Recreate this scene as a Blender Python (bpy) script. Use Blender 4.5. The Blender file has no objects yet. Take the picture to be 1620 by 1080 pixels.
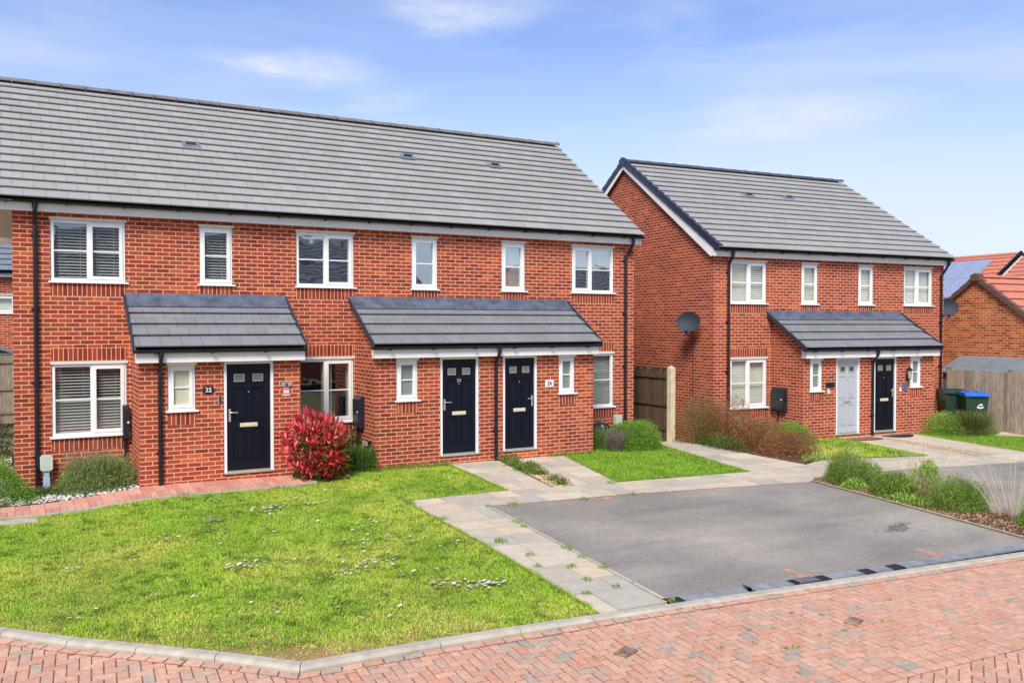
import bpy, bmesh, math, random
import numpy as np
from mathutils import Vector, Matrix
R = math.radians
scene = bpy.context.scene
COL = scene.collection
random.seed(7)

# ------------------------------------------------------------------ camera
cam_d = bpy.data.cameras.new('camera')
cam = bpy.data.objects.new('camera', cam_d); COL.objects.link(cam)
cam.location = (0, -16.966, 2.745)
yaw, pitch = R(29.502), R(1.111)
fw = Vector((math.sin(yaw)*math.cos(pitch), math.cos(yaw)*math.cos(pitch), -math.sin(pitch)))
cam.rotation_euler = fw.to_track_quat('-Z', 'Y').to_euler()
cam_d.sensor_width = 36; cam_d.sensor_fit = 'HORIZONTAL'
cam_d.lens = 30.998; cam_d.clip_end = 3000; cam_d.clip_start = .1
scene.camera = cam

CLOUDS = [((.2728, .9232, .2706), .085, .020, .75, -.06), ((.3478, .9068, .2383), .055, .013, .55, .10), ((.4261, .8416, .3319), .085, .018, .7, 0), ((.6056, .7322, .3117), .06, .022, .3, 0), ((.7108, .6688, .2181), .12, .028, .6, .03), ((.0233, .9615, .2737), .12, .05, .22, .1)]
# ------------------------------------------------------------------ world, sun
SUN_EL, SUN_AZ = R(46), R(-40)          # azimuth measured from -Y (behind the camera) towards -X
sun_dir = Vector((math.sin(SUN_AZ)*math.cos(SUN_EL), -math.cos(SUN_AZ)*math.cos(SUN_EL), math.sin(SUN_EL)))
world = bpy.data.worlds.new('World'); scene.world = world; world.use_nodes = True
nt = world.node_tree; nt.nodes.clear()
def N(nt, t, **k):
    n = nt.nodes.new(t)
    for a, b in k.items(): setattr(n, a, b)
    return n
L = lambda nt, a, b: nt.links.new(a, b)
sky = N(nt, 'ShaderNodeTexSky', sky_type='NISHITA'); sky.sun_disc = False
sky.sun_elevation = SUN_EL; sky.sun_rotation = R(180) - SUN_AZ
sky.air_density = 1.0; sky.dust_density = .6; sky.ozone_density = 1.2
tc = N(nt, 'ShaderNodeTexCoord')
mp = N(nt, 'ShaderNodeMapping'); mp.inputs['Scale'].default_value = (1.0, 1.5, 6.5)
mp.inputs['Rotation'].default_value = (R(6), R(-7), R(20))
L(nt, tc.outputs['Generated'], mp.inputs[0])
nz = N(nt, 'ShaderNodeTexNoise'); nz.inputs['Scale'].default_value = 2.1; nz.inputs['Detail'].default_value = 9
nz.inputs['Roughness'].default_value = .56; nz.inputs['Distortion'].default_value = .35
L(nt, mp.outputs[0], nz.inputs['Vector'])
cr = N(nt, 'ShaderNodeMapRange'); cr.inputs[1].default_value = .40; cr.inputs[2].default_value = .85
cr.inputs[3].default_value = .0; cr.inputs[4].default_value = .62; L(nt, nz.outputs['Fac'], cr.inputs[0])
sp = N(nt, 'ShaderNodeSeparateXYZ'); L(nt, tc.outputs['Generated'], sp.inputs[0])
def cloud(d, w, h, amt, tilt=0):
    a = math.atan2(d[0], d[1])
    s1 = N(nt, 'ShaderNodeVectorMath', operation='SUBTRACT'); L(nt, tc.outputs['Generated'], s1.inputs[0]); s1.inputs[1].default_value = (d[0]+.055, d[1]+.055, d[2]+.021)
    wv = N(nt, 'ShaderNodeVectorMath', operation='MULTIPLY_ADD'); L(nt, nzc.outputs['Color'], wv.inputs[0]); wv.inputs[1].default_value = (.12, .12, .045); L(nt, s1.outputs[0], wv.inputs[2])
    s2 = N(nt, 'ShaderNodeVectorRotate', rotation_type='Z_AXIS'); L(nt, wv.outputs[0], s2.inputs['Vector']); s2.inputs['Angle'].default_value = a
    s3 = N(nt, 'ShaderNodeVectorRotate', rotation_type='Y_AXIS'); L(nt, s2.outputs[0], s3.inputs['Vector']); s3.inputs['Angle'].default_value = tilt
    s4 = N(nt, 'ShaderNodeVectorMath', operation='MULTIPLY'); L(nt, s3.outputs[0], s4.inputs[0]); s4.inputs[1].default_value = (1/w, .5/w, 1/h)
    ln = N(nt, 'ShaderNodeVectorMath', operation='LENGTH'); L(nt, s4.outputs[0], ln.inputs[0])
    mr = N(nt, 'ShaderNodeMapRange', interpolation_type='SMOOTHERSTEP'); L(nt, ln.outputs['Value'], mr.inputs[0]); mr.inputs[1].default_value = 0; mr.inputs[2].default_value = 1.5
    mr.inputs[3].default_value = amt; mr.inputs[4].default_value = 0
    mu = N(nt, 'ShaderNodeMath', operation='MULTIPLY'); L(nt, mr.outputs[0], mu.inputs[0]); L(nt, ncr.outputs[0], mu.inputs[1]); return mu.outputs[0]
nzc = N(nt, 'ShaderNodeTexNoise'); nzc.inputs['Scale'].default_value = 7; nzc.inputs['Detail'].default_value = 6; nzc.inputs['Roughness'].default_value = .62
mpc = N(nt, 'ShaderNodeMapping'); mpc.inputs['Scale'].default_value = (1, 1, 3.2); L(nt, tc.outputs['Generated'], mpc.inputs[0]); L(nt, mpc.outputs[0], nzc.inputs['Vector'])
ncr = N(nt, 'ShaderNodeMapRange'); L(nt, nzc.outputs['Fac'], ncr.inputs[0]); ncr.inputs[1].default_value = .36; ncr.inputs[2].default_value = .62; ncr.inputs[3].default_value = .15; ncr.inputs[4].default_value = 1.1
CL = None
for args in CLOUDS:
    k_ = cloud(*args)
    if CL is None: CL = k_
    else:
        aa = N(nt, 'ShaderNodeMath', operation='ADD'); L(nt, CL, aa.inputs[0]); L(nt, k_, aa.inputs[1]); CL = aa.outputs[0]
hz = N(nt, 'ShaderNodeMapRange'); hz.inputs[1].default_value = .0; hz.inputs[2].default_value = .30
hz.inputs[3].default_value = .9; hz.inputs[4].default_value = 0; L(nt, sp.outputs[2], hz.inputs[0])
a0 = N(nt, 'ShaderNodeMath', operation='ADD'); L(nt, cr.outputs[0], a0.inputs[0]); L(nt, CL, a0.inputs[1])
ad = N(nt, 'ShaderNodeMath', operation='ADD', use_clamp=True); L(nt, a0.outputs[0], ad.inputs[0]); L(nt, hz.outputs[0], ad.inputs[1])
mx = N(nt, 'ShaderNodeMix', data_type='RGBA'); L(nt, ad.outputs[0], mx.inputs[0])
tn = N(nt, 'ShaderNodeMix', data_type='RGBA', blend_type='MULTIPLY'); tn.inputs[0].default_value = 1; L(nt, sky.outputs[0], tn.inputs[6]); tn.inputs[7].default_value = (.71, .71, .89, 1)
L(nt, tn.outputs[2], mx.inputs[6]); mx.inputs[7].default_value = (3.5, 3.78, 4.45, 1)
bg = N(nt, 'ShaderNodeBackground'); bg.inputs['Strength'].default_value = .12
L(nt, mx.outputs[2], bg.inputs['Color'])
wo = N(nt, 'ShaderNodeOutputWorld'); L(nt, bg.outputs[0], wo.inputs[0])
sl = bpy.data.lights.new('sun', 'SUN'); sl.energy = 2.6; sl.angle = R(22); sl.color = (1, .94, .80)
so = bpy.data.objects.new('sun', sl); COL.objects.link(so)
so.rotation_euler = (-sun_dir).to_track_quat('-Z', 'Y').to_euler(); so.location = (0, -30, 30)
scene.view_settings.view_transform = 'Standard'; scene.view_settings.look = 'None'
scene.view_settings.exposure = .9; scene.view_settings.gamma = 1

# ------------------------------------------------------------------ helpers
def lin(r, g, b):
    f = lambda c: (c/255/12.92) if c/255 <= .04045 else ((c/255+.055)/1.055)**2.4
    return (f(r), f(g), f(b), 1)
def tag(o, label=None, cat=None, group=None, kind=None):
    if label: o['label'] = label
    if cat: o['category'] = cat
    if group: o['group'] = group
    if kind: o['kind'] = kind
    return o
def thing(name, label, cat, loc=(0, 0, 0), rz=0, group=None, kind=None):
    o = bpy.data.objects.new(name, None); COL.objects.link(o)
    o.location = loc; o.rotation_euler = (0, 0, rz); o.empty_display_size = .2
    return tag(o, label, cat, group, kind)
class MB:
    def __init__(s): s.v = []; s.f = []; s.uv = []; s.mi = []; s.c = []
    def face(s, pts, uvs=None, mi=0, col=None):
        n = len(s.v); s.v += [tuple(p) for p in pts]; s.f.append(tuple(range(n, n+len(pts))))
        s.uv.append(uvs if uvs else [(p[0], p[1]) for p in pts]); s.mi.append(mi)
        s.c += [col or (1, 1, 1, 1)]*len(pts)
    def box(s, x0, x1, y0, y1, z0, z1, mi=0, col=None, skip=''):
        if 'f' not in skip: s.face([(x0,y0,z0),(x1,y0,z0),(x1,y0,z1),(x0,y0,z1)], [(x0,z0),(x1,z0),(x1,z1),(x0,z1)], mi, col)
        if 'b' not in skip: s.face([(x1,y1,z0),(x0,y1,z0),(x0,y1,z1),(x1,y1,z1)], [(x1,z0),(x0,z0),(x0,z1),(x1,z1)], mi, col)
        if 'l' not in skip: s.face([(x0,y1,z0),(x0,y0,z0),(x0,y0,z1),(x0,y1,z1)], [(y1,z0),(y0,z0),(y0,z1),(y1,z1)], mi, col)
        if 'r' not in skip: s.face([(x1,y0,z0),(x1,y1,z0),(x1,y1,z1),(x1,y0,z1)], [(y0,z0),(y1,z0),(y1,z1),(y0,z1)], mi, col)
        if 't' not in skip: s.face([(x0,y0,z1),(x1,y0,z1),(x1,y1,z1),(x0,y1,z1)], [(x0,y0),(x1,y0),(x1,y1),(x0,y1)], mi, col)
        if 'd' not in skip: s.face([(x0,y1,z0),(x1,y1,z0),(x1,y0,z0),(x0,y0,z0)], [(x0,y1),(x1,y1),(x1,y0),(x0,y0)], mi, col)
    def tube(s, pts, r, n=10, mi=0, col=None, cap=True):
        pts = [Vector(p) for p in pts]; rings = []
        rr = r if isinstance(r, (list, tuple)) else [r]*len(pts)
        for i, p in enumerate(pts):
            d = (pts[min(i+1, len(pts)-1)] - pts[max(i-1, 0)]).normalized()
            a = Vector((1, 0, 0)) if abs(d.x) < .9 else Vector((0, 1, 0))
            u = d.cross(a).normalized(); w = d.cross(u)
            rings.append([p + (u*math.cos(2*math.pi*k/n) + w*math.sin(2*math.pi*k/n))*rr[i] for k in range(n)])
        base = len(s.v)
        for rg in rings:
            for p in rg: s.v.append(tuple(p)); s.c.append(col or (1, 1, 1, 1))
        for i in range(len(rings)-1):
            for k in range(n):
                a, b = base+i*n+k, base+i*n+(k+1) % n
                s.f.append((a, a+n, b+n, b)); s.uv.append([(0, 0)]*4); s.mi.append(mi)
        if cap:
            s.f.append(tuple(base+k for k in range(n))); s.uv.append([(0, 0)]*n); s.mi.append(mi)
            s.f.append(tuple(base+(len(rings)-1)*n+n-1-k for k in range(n))); s.uv.append([(0, 0)]*n); s.mi.append(mi)
    def prism(s, prof, p0, p1, mi=0, col=None, axis='x'):
        # profile (a,b) swept along x or y from p0 to p1
        f = (lambda a, b, t: (t, a, b)) if axis == 'x' else (lambda a, b, t: (a, t, b))
        n = len(prof)
        for k in range(n):
            a, b = prof[k], prof[(k+1) % n]
            s.face([f(*a, p0), f(*b, p0), f(*b, p1), f(*a, p1)], [(p0, 0), (p0, .1), (p1, .1), (p1, 0)], mi, col)
        s.face([f(*q, p0) for q in reversed(prof)], [(q[0], q[1]) for q in reversed(prof)], mi, col)
        s.face([f(*q, p1) for q in prof], [(q[0], q[1]) for q in prof], mi, col)
    def build(s, name, mats, parent=None, smooth=False, weld=False, bevel=0):
        me = bpy.data.meshes.new(name); me.from_pydata(s.v, [], s.f)
        uvl = me.uv_layers.new(name='UVMap')
        flat = np.array([c for f in s.uv for q in f for c in q], dtype=np.float32)
        uvl.data.foreach_set('uv', flat)
        me.polygons.foreach_set('material_index', s.mi)
        ca = me.color_attributes.new('col', 'FLOAT_COLOR', 'POINT')
        ca.data.foreach_set('color', np.array(s.c, dtype=np.float32).ravel())
        for m in (mats if isinstance(mats, (list, tuple)) else [mats]): me.materials.append(m)
        if weld:
            bm = bmesh.new(); bm.from_mesh(me); bmesh.ops.remove_doubles(bm, verts=bm.verts, dist=1e-4)
            bmesh.ops.recalc_face_normals(bm, faces=bm.faces); bm.to_mesh(me); bm.free()
        if smooth: me.polygons.foreach_set('use_smooth', [True]*len(me.polygons))
        me.update()
        o = bpy.data.objects.new(name, me); COL.objects.link(o)
        if parent: o.parent = parent
        if bevel:
            b = o.modifiers.new('b', 'BEVEL'); b.width = bevel; b.segments = 2; b.limit_method = 'ANGLE'
        return o
def np_mesh(name, V, F, C, mat, parent=None):
    me = bpy.data.meshes.new(name); k = F.shape[1]
    me.vertices.add(len(V)); me.vertices.foreach_set('co', V.astype(np.float32).ravel())
    me.loops.add(F.size); me.loops.foreach_set('vertex_index', F.astype(np.int32).ravel())
    me.polygons.add(len(F)); me.polygons.foreach_set('loop_start', np.arange(0, F.size, k, dtype=np.int32))
    ca = me.color_attributes.new('col', 'FLOAT_COLOR', 'POINT'); ca.data.foreach_set('color', C.astype(np.float32).ravel())
    me.materials.append(mat); me.update(calc_edges=True); me.validate()
    o = bpy.data.objects.new(name, me); COL.objects.link(o)
    if parent: o.parent = parent
    return o

# ------------------------------------------------------------------ materials
MATS = {}
def new_mat(name):
    m = bpy.data.materials.new(name); m.use_nodes = True; nt = m.node_tree; nt.nodes.clear()
    out = N(nt, 'ShaderNodeOutputMaterial'); b = N(nt, 'ShaderNodeBsdfPrincipled'); L(nt, b.outputs[0], out.inputs[0])
    return m, nt, b
def pos(nt):
    g = N(nt, 'ShaderNodeNewGeometry'); return g.outputs['Position']
def noise(nt, vec, scale, detail=4, rough=.6):
    n = N(nt, 'ShaderNodeTexNoise'); n.inputs['Scale'].default_value = scale; n.inputs['Detail'].default_value = detail
    n.inputs['Roughness'].default_value = rough
    if vec: L(nt, vec, n.inputs['Vector'])
    return n.outputs['Fac']
def ramp(nt, fac, stops):
    r = N(nt, 'ShaderNodeValToRGB'); e = r.color_ramp.elements
    while len(e) < len(stops): e.new(.5)
    for i, (p, c) in enumerate(stops): e[i].position = p; e[i].color = c
    L(nt, fac, r.inputs[0]); return r.outputs[0]
def mixc(nt, fac, a, b, mode='MIX'):
    m = N(nt, 'ShaderNodeMix', data_type='RGBA', blend_type=mode)
    for i, s in ((0, fac), (6, a), (7, b)):
        if isinstance(s, (int, float, tuple)): m.inputs[i].default_value = s
        else: L(nt, s, m.inputs[i])
    return m.outputs[2]
def bump(nt, b, h, strength=.3, dist=.01):
    n = N(nt, 'ShaderNodeBump'); n.inputs['Strength'].default_value = strength; n.inputs['Distance'].default_value = dist
    L(nt, h, n.inputs['Height']); L(nt, n.outputs[0], b.inputs['Normal'])
def plain(name, c, rough=.5, metal=0, var=.06, scale=9, bmp=0, spec=.5):
    m, nt, b = new_mat(name)
    n = noise(nt, pos(nt), scale, 5)
    d = tuple(x*(1-var*2.2) for x in c[:3])+(1,); e = tuple(min(1, x*(1+var*1.6)) for x in c[:3])+(1,)
    L(nt, ramp(nt, n, [(.3, d), (.7, e)]), b.inputs['Base Color'])
    b.inputs['Roughness'].default_value = rough; b.inputs['Metallic'].default_value = metal
    b.inputs['Specular IOR Level'].default_value = spec
    if bmp: bump(nt, b, noise(nt, pos(nt), scale*12, 3), bmp, .004)
    MATS[name] = m; return m
def brick_mat(name, stops, mortar, w=.225, h=.075, ms=.0064, dirt=.45, vert=False):
    m, nt, b = new_mat(name)
    uv = N(nt, 'ShaderNodeUVMap'); uv.uv_map = 'UVMap'; vec = uv.outputs[0]
    wn = N(nt, 'ShaderNodeTexNoise'); wn.inputs['Scale'].default_value = 14; wn.inputs['Detail'].default_value = 2
    L(nt, vec, wn.inputs['Vector'])
    wv = N(nt, 'ShaderNodeVectorMath', operation='MULTIPLY_ADD'); L(nt, wn.outputs['Color'], wv.inputs[0])
    wv.inputs[1].default_value = (.005, .005, 0); L(nt, vec, wv.inputs[2])
    t = N(nt, 'ShaderNodeTexBrick'); L(nt, wv.outputs[0], t.inputs['Vector'])
    t.offset = 0 if vert else .5; t.squash = 1
    for k, v in (('Scale', 1), ('Mortar Size', ms), ('Mortar Smooth', .15), ('Bias', 0), ('Brick Width', w), ('Row Height', h)): t.inputs[k].default_value = v
    t.inputs['Color1'].default_value = (0, 0, 0, 1); t.inputs['Color2'].default_value = (1, 1, 1, 1); t.inputs['Mortar'].default_value = (.5, .5, .5, 1)
    bc = ramp(nt, t.outputs['Color'], stops)
    sp = noise(nt, vec, 55, 4, .7)
    bc = mixc(nt, .45, bc, ramp(nt, sp, [(.3, (.5, .5, .5, 1)), (.68, (1.05, 1.05, 1.05, 1))]), 'MULTIPLY')
    big = noise(nt, pos(nt), .9, 5, .65)
    bc = mixc(nt, dirt, bc, ramp(nt, big, [(.32, (.55, .5, .5, 1)), (.66, (1.0, 1.0, 1.0, 1))]), 'MULTIPLY')
    smear = ramp(nt, noise(nt, vec, 5.5, 6, .7), [(.58, (0, 0, 0, 1)), (.78, (1, 1, 1, 1))])
    sm = N(nt, 'ShaderNodeMath', operation='MULTIPLY'); L(nt, smear, sm.inputs[0]); sm.inputs[1].default_value = .28
    bc = mixc(nt, sm.outputs[0], bc, mortar)
    mc = mixc(nt, .3, mortar, ramp(nt, noise(nt, vec, 20, 3), [(.3, (.5, .5, .5, 1)), (.7, (1, 1, 1, 1))]), 'MULTIPLY')
    L(nt, mixc(nt, t.outputs['Fac'], bc, mc), b.inputs['Base Color'])
    b.inputs['Roughness'].default_value = .9; b.inputs['Specular IOR Level'].default_value = .2
    inv = N(nt, 'ShaderNodeMath', operation='MULTIPLY_ADD'); L(nt, t.outputs['Fac'], inv.inputs[0]); inv.inputs[1].default_value = -1.0
    L(nt, sp, inv.inputs[2]); bump(nt, b, inv.outputs[0], .55, .006)
    MATS[name] = m; return m
RB = [(0, lin(136, 56, 44)), (.16, lin(154, 64, 48)), (.45, lin(167, 71, 50)), (.72, lin(177, 79, 53)), (.90, lin(187, 88, 56)), (1, lin(205, 106, 62))]
MORT = lin(230, 186, 154)
M_BRICK = brick_mat('red_brick', RB, MORT)
M_SOLD = brick_mat('soldier_brick', [(0, lin(126, 50, 38)), (.5, lin(156, 64, 44)), (1, lin(176, 78, 50))], MORT, w=.075, h=.225, ms=.0058, vert=True)
M_BRICK_OR = brick_mat('orange_brick', [(0, lin(150, 70, 44)), (.5, lin(190, 100, 60)), (1, lin(216, 130, 78))], lin(228, 190, 150))
def tile_mat(name, c, w=.33, e=.3, joint=.55, var=.05, rough=.62):
    m, nt, b = new_mat(name)
    uv = N(nt, 'ShaderNodeUVMap'); uv.uv_map = 'UVMap'; vec = uv.outputs[0]
    t = N(nt, 'ShaderNodeTexBrick'); L(nt, vec, t.inputs['Vector']); t.offset = .5
    for k, v in (('Scale', 1), ('Mortar Size', .005), ('Mortar Smooth', .3), ('Bias', 0), ('Brick Width', w), ('Row Height', e)): t.inputs[k].default_value = v
    t.inputs['Color1'].default_value = (0, 0, 0, 1); t.inputs['Color2'].default_value = (1, 1, 1, 1); t.inputs['Mortar'].default_value = (.5, .5, .5, 1)
    a = tuple(x*(1-var) for x in c[:3])+(1,); d = tuple(x*(1+var) for x in c[:3])+(1,)
    bc = ramp(nt, t.outputs['Color'], [(0, a), (1, d)])
    bc = mixc(nt, .5, bc, ramp(nt, noise(nt, pos(nt), 1.1, 6, .7), [(.3, (.88, .88, .86, 1)), (.7, (1.05, 1.05, 1.05, 1))]), 'MULTIPLY')
    bc = mixc(nt, .5, bc, ramp(nt, noise(nt, pos(nt), 60, 3, .7), [(.3, (.75, .75, .75, 1)), (.7, (1.1, 1.1, 1.1, 1))]), 'MULTIPLY')
    L(nt, mixc(nt, t.outputs['Fac'], bc, tuple(x*joint for x in c[:3])+(1,)), b.inputs['Base Color'])
    b.inputs['Roughness'].default_value = rough; b.inputs['Specular IOR Level'].default_value = .35
    MATS[name] = m; return m
M_TILE = tile_mat('grey_roof_tile', lin(156, 155, 153), joint=.45, var=.06)
M_TILE_P = tile_mat('porch_roof_tile', lin(128, 130, 134), joint=.4, var=.07)
M_TILE_R = tile_mat('red_roof_tile', lin(198, 124, 100), var=.06)
M_WHITE = plain('white_upvc', (.80, .80, .80, 1), .35, var=.02)
M_CREAM = plain('cream_trim', (.70, .66, .57, 1), .5, var=.03)
M_FASCIA = plain('white_fascia', (.82, .81, .78, 1), .4, var=.04, scale=2)
M_BLACK = plain('black_gutter_plastic', (.007, .008, .013, 1), .4, var=.1)
M_NAVY = plain('navy_verge_plastic', lin(44, 52, 70), .4, var=.1)
M_LEAD = plain('lead_flashing', lin(84, 96, 114), .42, var=.22, scale=4, spec=.6)
M_RIDGE = plain('ridge_tile_grey', lin(112, 108, 108), .7, var=.12, scale=5)
M_RIDGE_D = plain('ridge_tile_dark', lin(72, 76, 84), .6, var=.12, scale=5)
M_RIDGE_B = plain('brown_verge_tile', lin(104, 76, 68), .7, var=.15, scale=6)
M_DOOR = plain('navy_door', lin(10, 15, 30), .42, var=.12, scale=30, spec=.3)
M_DOOR_G = plain('pale_grey_door', lin(176, 180, 186), .35, var=.03)
M_METAL = plain('brushed_metal', lin(205, 200, 190), .3, metal=.6, var=.05)
M_BRASS = plain('cream_letterbox', lin(226, 214, 186), .35, metal=.2, var=.04)
M_DARKIN = plain('dark_interior', (.03, .03, .032, 1), .9)
M_ROOMW = plain('room_wall', (.16, .15, .14, 1), .9)
M_BLIND = plain('white_blind', (.46, .47, .45, 1), .6, var=.03)
M_ROLLER = plain('cream_roller_blind', (.62, .62, .55, 1), .8, var=.05)
M_ROLLER_G = plain('grey_roller_blind', (.30, .31, .29, 1), .8, var=.08)
M_CURT = plain('cream_curtain', (.52, .48, .38, 1), .9, var=.08)
M_METER = plain('black_meter_box', (.014, .016, .024, 1), .4, var=.1)
M_GREYP = plain('grey_plastic', lin(150, 156, 160), .5)
M_POSTB = plain('pale_blue_post', lin(160, 182, 205), .55, var=.05)
M_MARK = plain('marker_head', lin(188, 198, 184), .6, var=.06)
M_DISH = plain('dish_grey', lin(48, 54, 66), .75, var=.08, scale=40)
M_CONC = plain('kerb_concrete', lin(176, 168, 154), .9, var=.1, scale=6, bmp=.3)
M_CONCP = plain('concrete_post', lin(205, 190, 160), .9, var=.1, scale=6, bmp=.3)
M_STEEL = plain('grey_channel', lin(132, 136, 144), .8, metal=0, var=.15, scale=6)
M_CHBLK = plain('black_channel', (.012, .012, .014, 1), .5)
M_MAT = plain('brown_doormat', lin(128, 92, 58), 1, var=.2, scale=60)
M_MATB = plain('black_doormat', lin(34, 36, 44), 1, var=.2, scale=60)
M_BIN = plain('dark_green_bin', lin(34, 62, 44), .5, var=.1, scale=5)
M_BINB = plain('blue_lid', lin(38, 108, 208), .45, var=.05)
M_WHITEP = plain('white_print', (.8, .8, .8, 1), .6, var=.02)
M_RED = plain('red_sticker', lin(196, 42, 40), .5, var=.05)
M_BAG = plain('black_bag', (.015, .016, .025, 1), .22, var=.2, spec=.8)
M_SOIL = plain('soil', lin(96, 78, 60), 1, var=.35, scale=14, bmp=.6)
M_EARTH = plain('earth_verge', lin(120, 118, 84), 1, var=.3, scale=2)
M_SHED = plain('shed_roof', lin(116, 124, 130), .6, var=.08, scale=3)
M_SHEDW = plain('shed_wall', lin(96, 100, 100), .7, var=.15)
M_STONE = plain('white_stones', lin(226, 220, 212), .8, var=.12, scale=15)
M_GRAVEL = plain('buff_gravel', lin(196, 164, 122), .9, var=.25, scale=25)
M_SAND = plain('joint_sand', lin(132, 102, 82), 1, var=.3, scale=10)
def attr_mat(name, rough=.7, transl=0, var=.25, scale=30, spec=.3, bmp=0):
    m, nt, b = new_mat(name)
    a = N(nt, 'ShaderNodeAttribute'); a.attribute_name = 'col'
    c = a.outputs['Color']
    if var: c = mixc(nt, 1.0, c, ramp(nt, noise(nt, pos(nt), scale, 4, .7), [(.28, (1-var*1.4,)*3+(1,)), (.72, (1+var*.6,)*3+(1,))]), 'MULTIPLY')
    L(nt, c, b.inputs['Base Color']); b.inputs['Roughness'].default_value = rough
    b.inputs['Specular IOR Level'].default_value = spec
    if bmp: bump(nt, b, noise(nt, pos(nt), scale*3, 3), bmp, .004)
    if transl:
        t = N(nt, 'ShaderNodeBsdfTranslucent'); L(nt, c, t.inputs['Color'])
        mxs = N(nt, 'ShaderNodeMixShader'); mxs.inputs[0].default_value = transl
        out = [n for n in nt.nodes if n.type == 'OUTPUT_MATERIAL'][0]
        L(nt, b.outputs[0], mxs.inputs[1]); L(nt, t.outputs[0], mxs.inputs[2]); L(nt, mxs.outputs[0], out.inputs[0])
    MATS[name] = m; return m
M_LEAF = attr_mat('leaf', .55, .25, 0, spec=.35)
M_LEAFG = attr_mat('glossy_leaf', .35, .2, 0, spec=.5)
M_PAVER = attr_mat('block_paver', .9, 0, .22, 22, .2, .35)
M_SLAB = attr_mat('paving_slab', .85, 0, .12, 4, .25, .2)
M_STONEC = attr_mat('bark_chip', .9, 0, .2, 30, .2)
def wood_mat(name, c0, c1):
    m, nt, b = new_mat(name)
    mp = N(nt, 'ShaderNodeMapping'); mp.inputs['Scale'].default_value = (14, 14, 1.6); L(nt, pos(nt), mp.inputs[0])
    n = noise(nt, mp.outputs[0], 2.2, 6, .7)
    c = ramp(nt, n, [(.3, c0), (.7, c1)])
    a = N(nt, 'ShaderNodeAttribute'); a.attribute_name = 'col'
    L(nt, mixc(nt, 1.0, c, a.outputs['Color'], 'MULTIPLY'), b.inputs['Base Color']); b.inputs['Roughness'].default_value = .9
    b.inputs['Specular IOR Level'].default_value = .2; bump(nt, b, n, .4, .006)
    return m
M_WOOD = wood_mat('dark_fence_wood', lin(66, 54, 42), lin(112, 94, 74))
M_WOODG = wood_mat('weathered_fence_wood', lin(112, 98, 84), lin(176, 162, 146))
# glass
def glass_mat(name, base=.16, tint=(.85, .92, .95, 1)):
    m, nt, b = new_mat(name); nt.nodes.remove(b)
    out = [n for n in nt.nodes if n.type == 'OUTPUT_MATERIAL'][0]
    tr = N(nt, 'ShaderNodeBsdfTransparent'); tr.inputs[0].default_value = tint
    gl = N(nt, 'ShaderNodeBsdfGlossy'); gl.inputs['Roughness'].default_value = .012; gl.inputs['Color'].default_value = (.9, .97, 1, 1)
    nb = N(nt, 'ShaderNodeBump'); nb.inputs['Strength'].default_value = .045; nb.inputs['Distance'].default_value = .03
    L(nt, noise(nt, pos(nt), 2.6, 1), nb.inputs['Height']); L(nt, nb.outputs[0], gl.inputs['Normal'])
    lw = N(nt, 'ShaderNodeLayerWeight'); lw.inputs[0].default_value = .5
    fr = N(nt, 'ShaderNodeMath', operation='POWER'); fr.inputs[1].default_value = 5; L(nt, lw.outputs['Facing'], fr.inputs[0])
    a = N(nt, 'ShaderNodeMath', operation='ADD', use_clamp=True); a.inputs[1].default_value = base; L(nt, fr.outputs[0], a.inputs[0])
    ms = N(nt, 'ShaderNodeMixShader'); L(nt, a.outputs[0], ms.inputs[0]); L(nt, tr.outputs[0], ms.inputs[1]); L(nt, gl.outputs[0], ms.inputs[2])
    L(nt, ms.outputs[0], out.inputs[0]); return m
M_GLASS = glass_mat('window_glass', .20, (.96, .98, .98, 1))
M_GLASSC = glass_mat('clear_window_glass', .14, (.95, .97, .95, 1))
M_GLASSB = glass_mat('bright_window_glass', .46)
M_FROST = plain('frosted_glass', lin(126, 134, 128), .25, var=.06, scale=50)
M_FROSTC = plain('cream_frosted_glass', lin(190, 188, 166), .3, var=.05, scale=50)
M_PV = plain('solar_panel', lin(142, 150, 178), .25, var=.05, spec=.9)

# ------------------------------------------------------------------ ground heights
def sstep(t): t = min(1, max(0, t)); return t*t*(3-2*t)
def g(x, y):
    xx = min(60, max(-20, x)); yy = max(-30, min(y, -1))
    return 0.03 + 0.03*(yy+1) - 0.009*xx - 0.11*sstep((2.2-x)/2.0)
def rd(x, y): return g(x, y) - .042 + .022*sstep((x-4.3)/1.6)
def poly_clip_in(p, poly):
    x, y = p; c = False; n = len(poly)
    for i in range(n):
        x1, y1 = poly[i]; x2, y2 = poly[(i+1) % n]
        if (y1 > y) != (y2 > y) and x < (x2-x1)*(y-y1)/(y2-y1)+x1: c = not c
    return c
def inside_np(P, poly):
    c = np.zeros(len(P), bool); n = len(poly)
    for i in range(n):
        x1, y1 = poly[i]; x2, y2 = poly[(i+1) % n]
        if y1 == y2: continue
        m = ((y1 > P[:, 1]) != (y2 > P[:, 1])) & (P[:, 0] < (x2-x1)*(P[:, 1]-y1)/(y2-y1)+x1)
        c ^= m
    return c
def g_np(x, y):
    t = np.clip((2.2-x)/2, 0, 1); t = t*t*(3-2*t)
    return .03+.03*(np.clip(y, -30, -1)+1)-.009*np.clip(x, -20, 60)-.11*t
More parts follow.
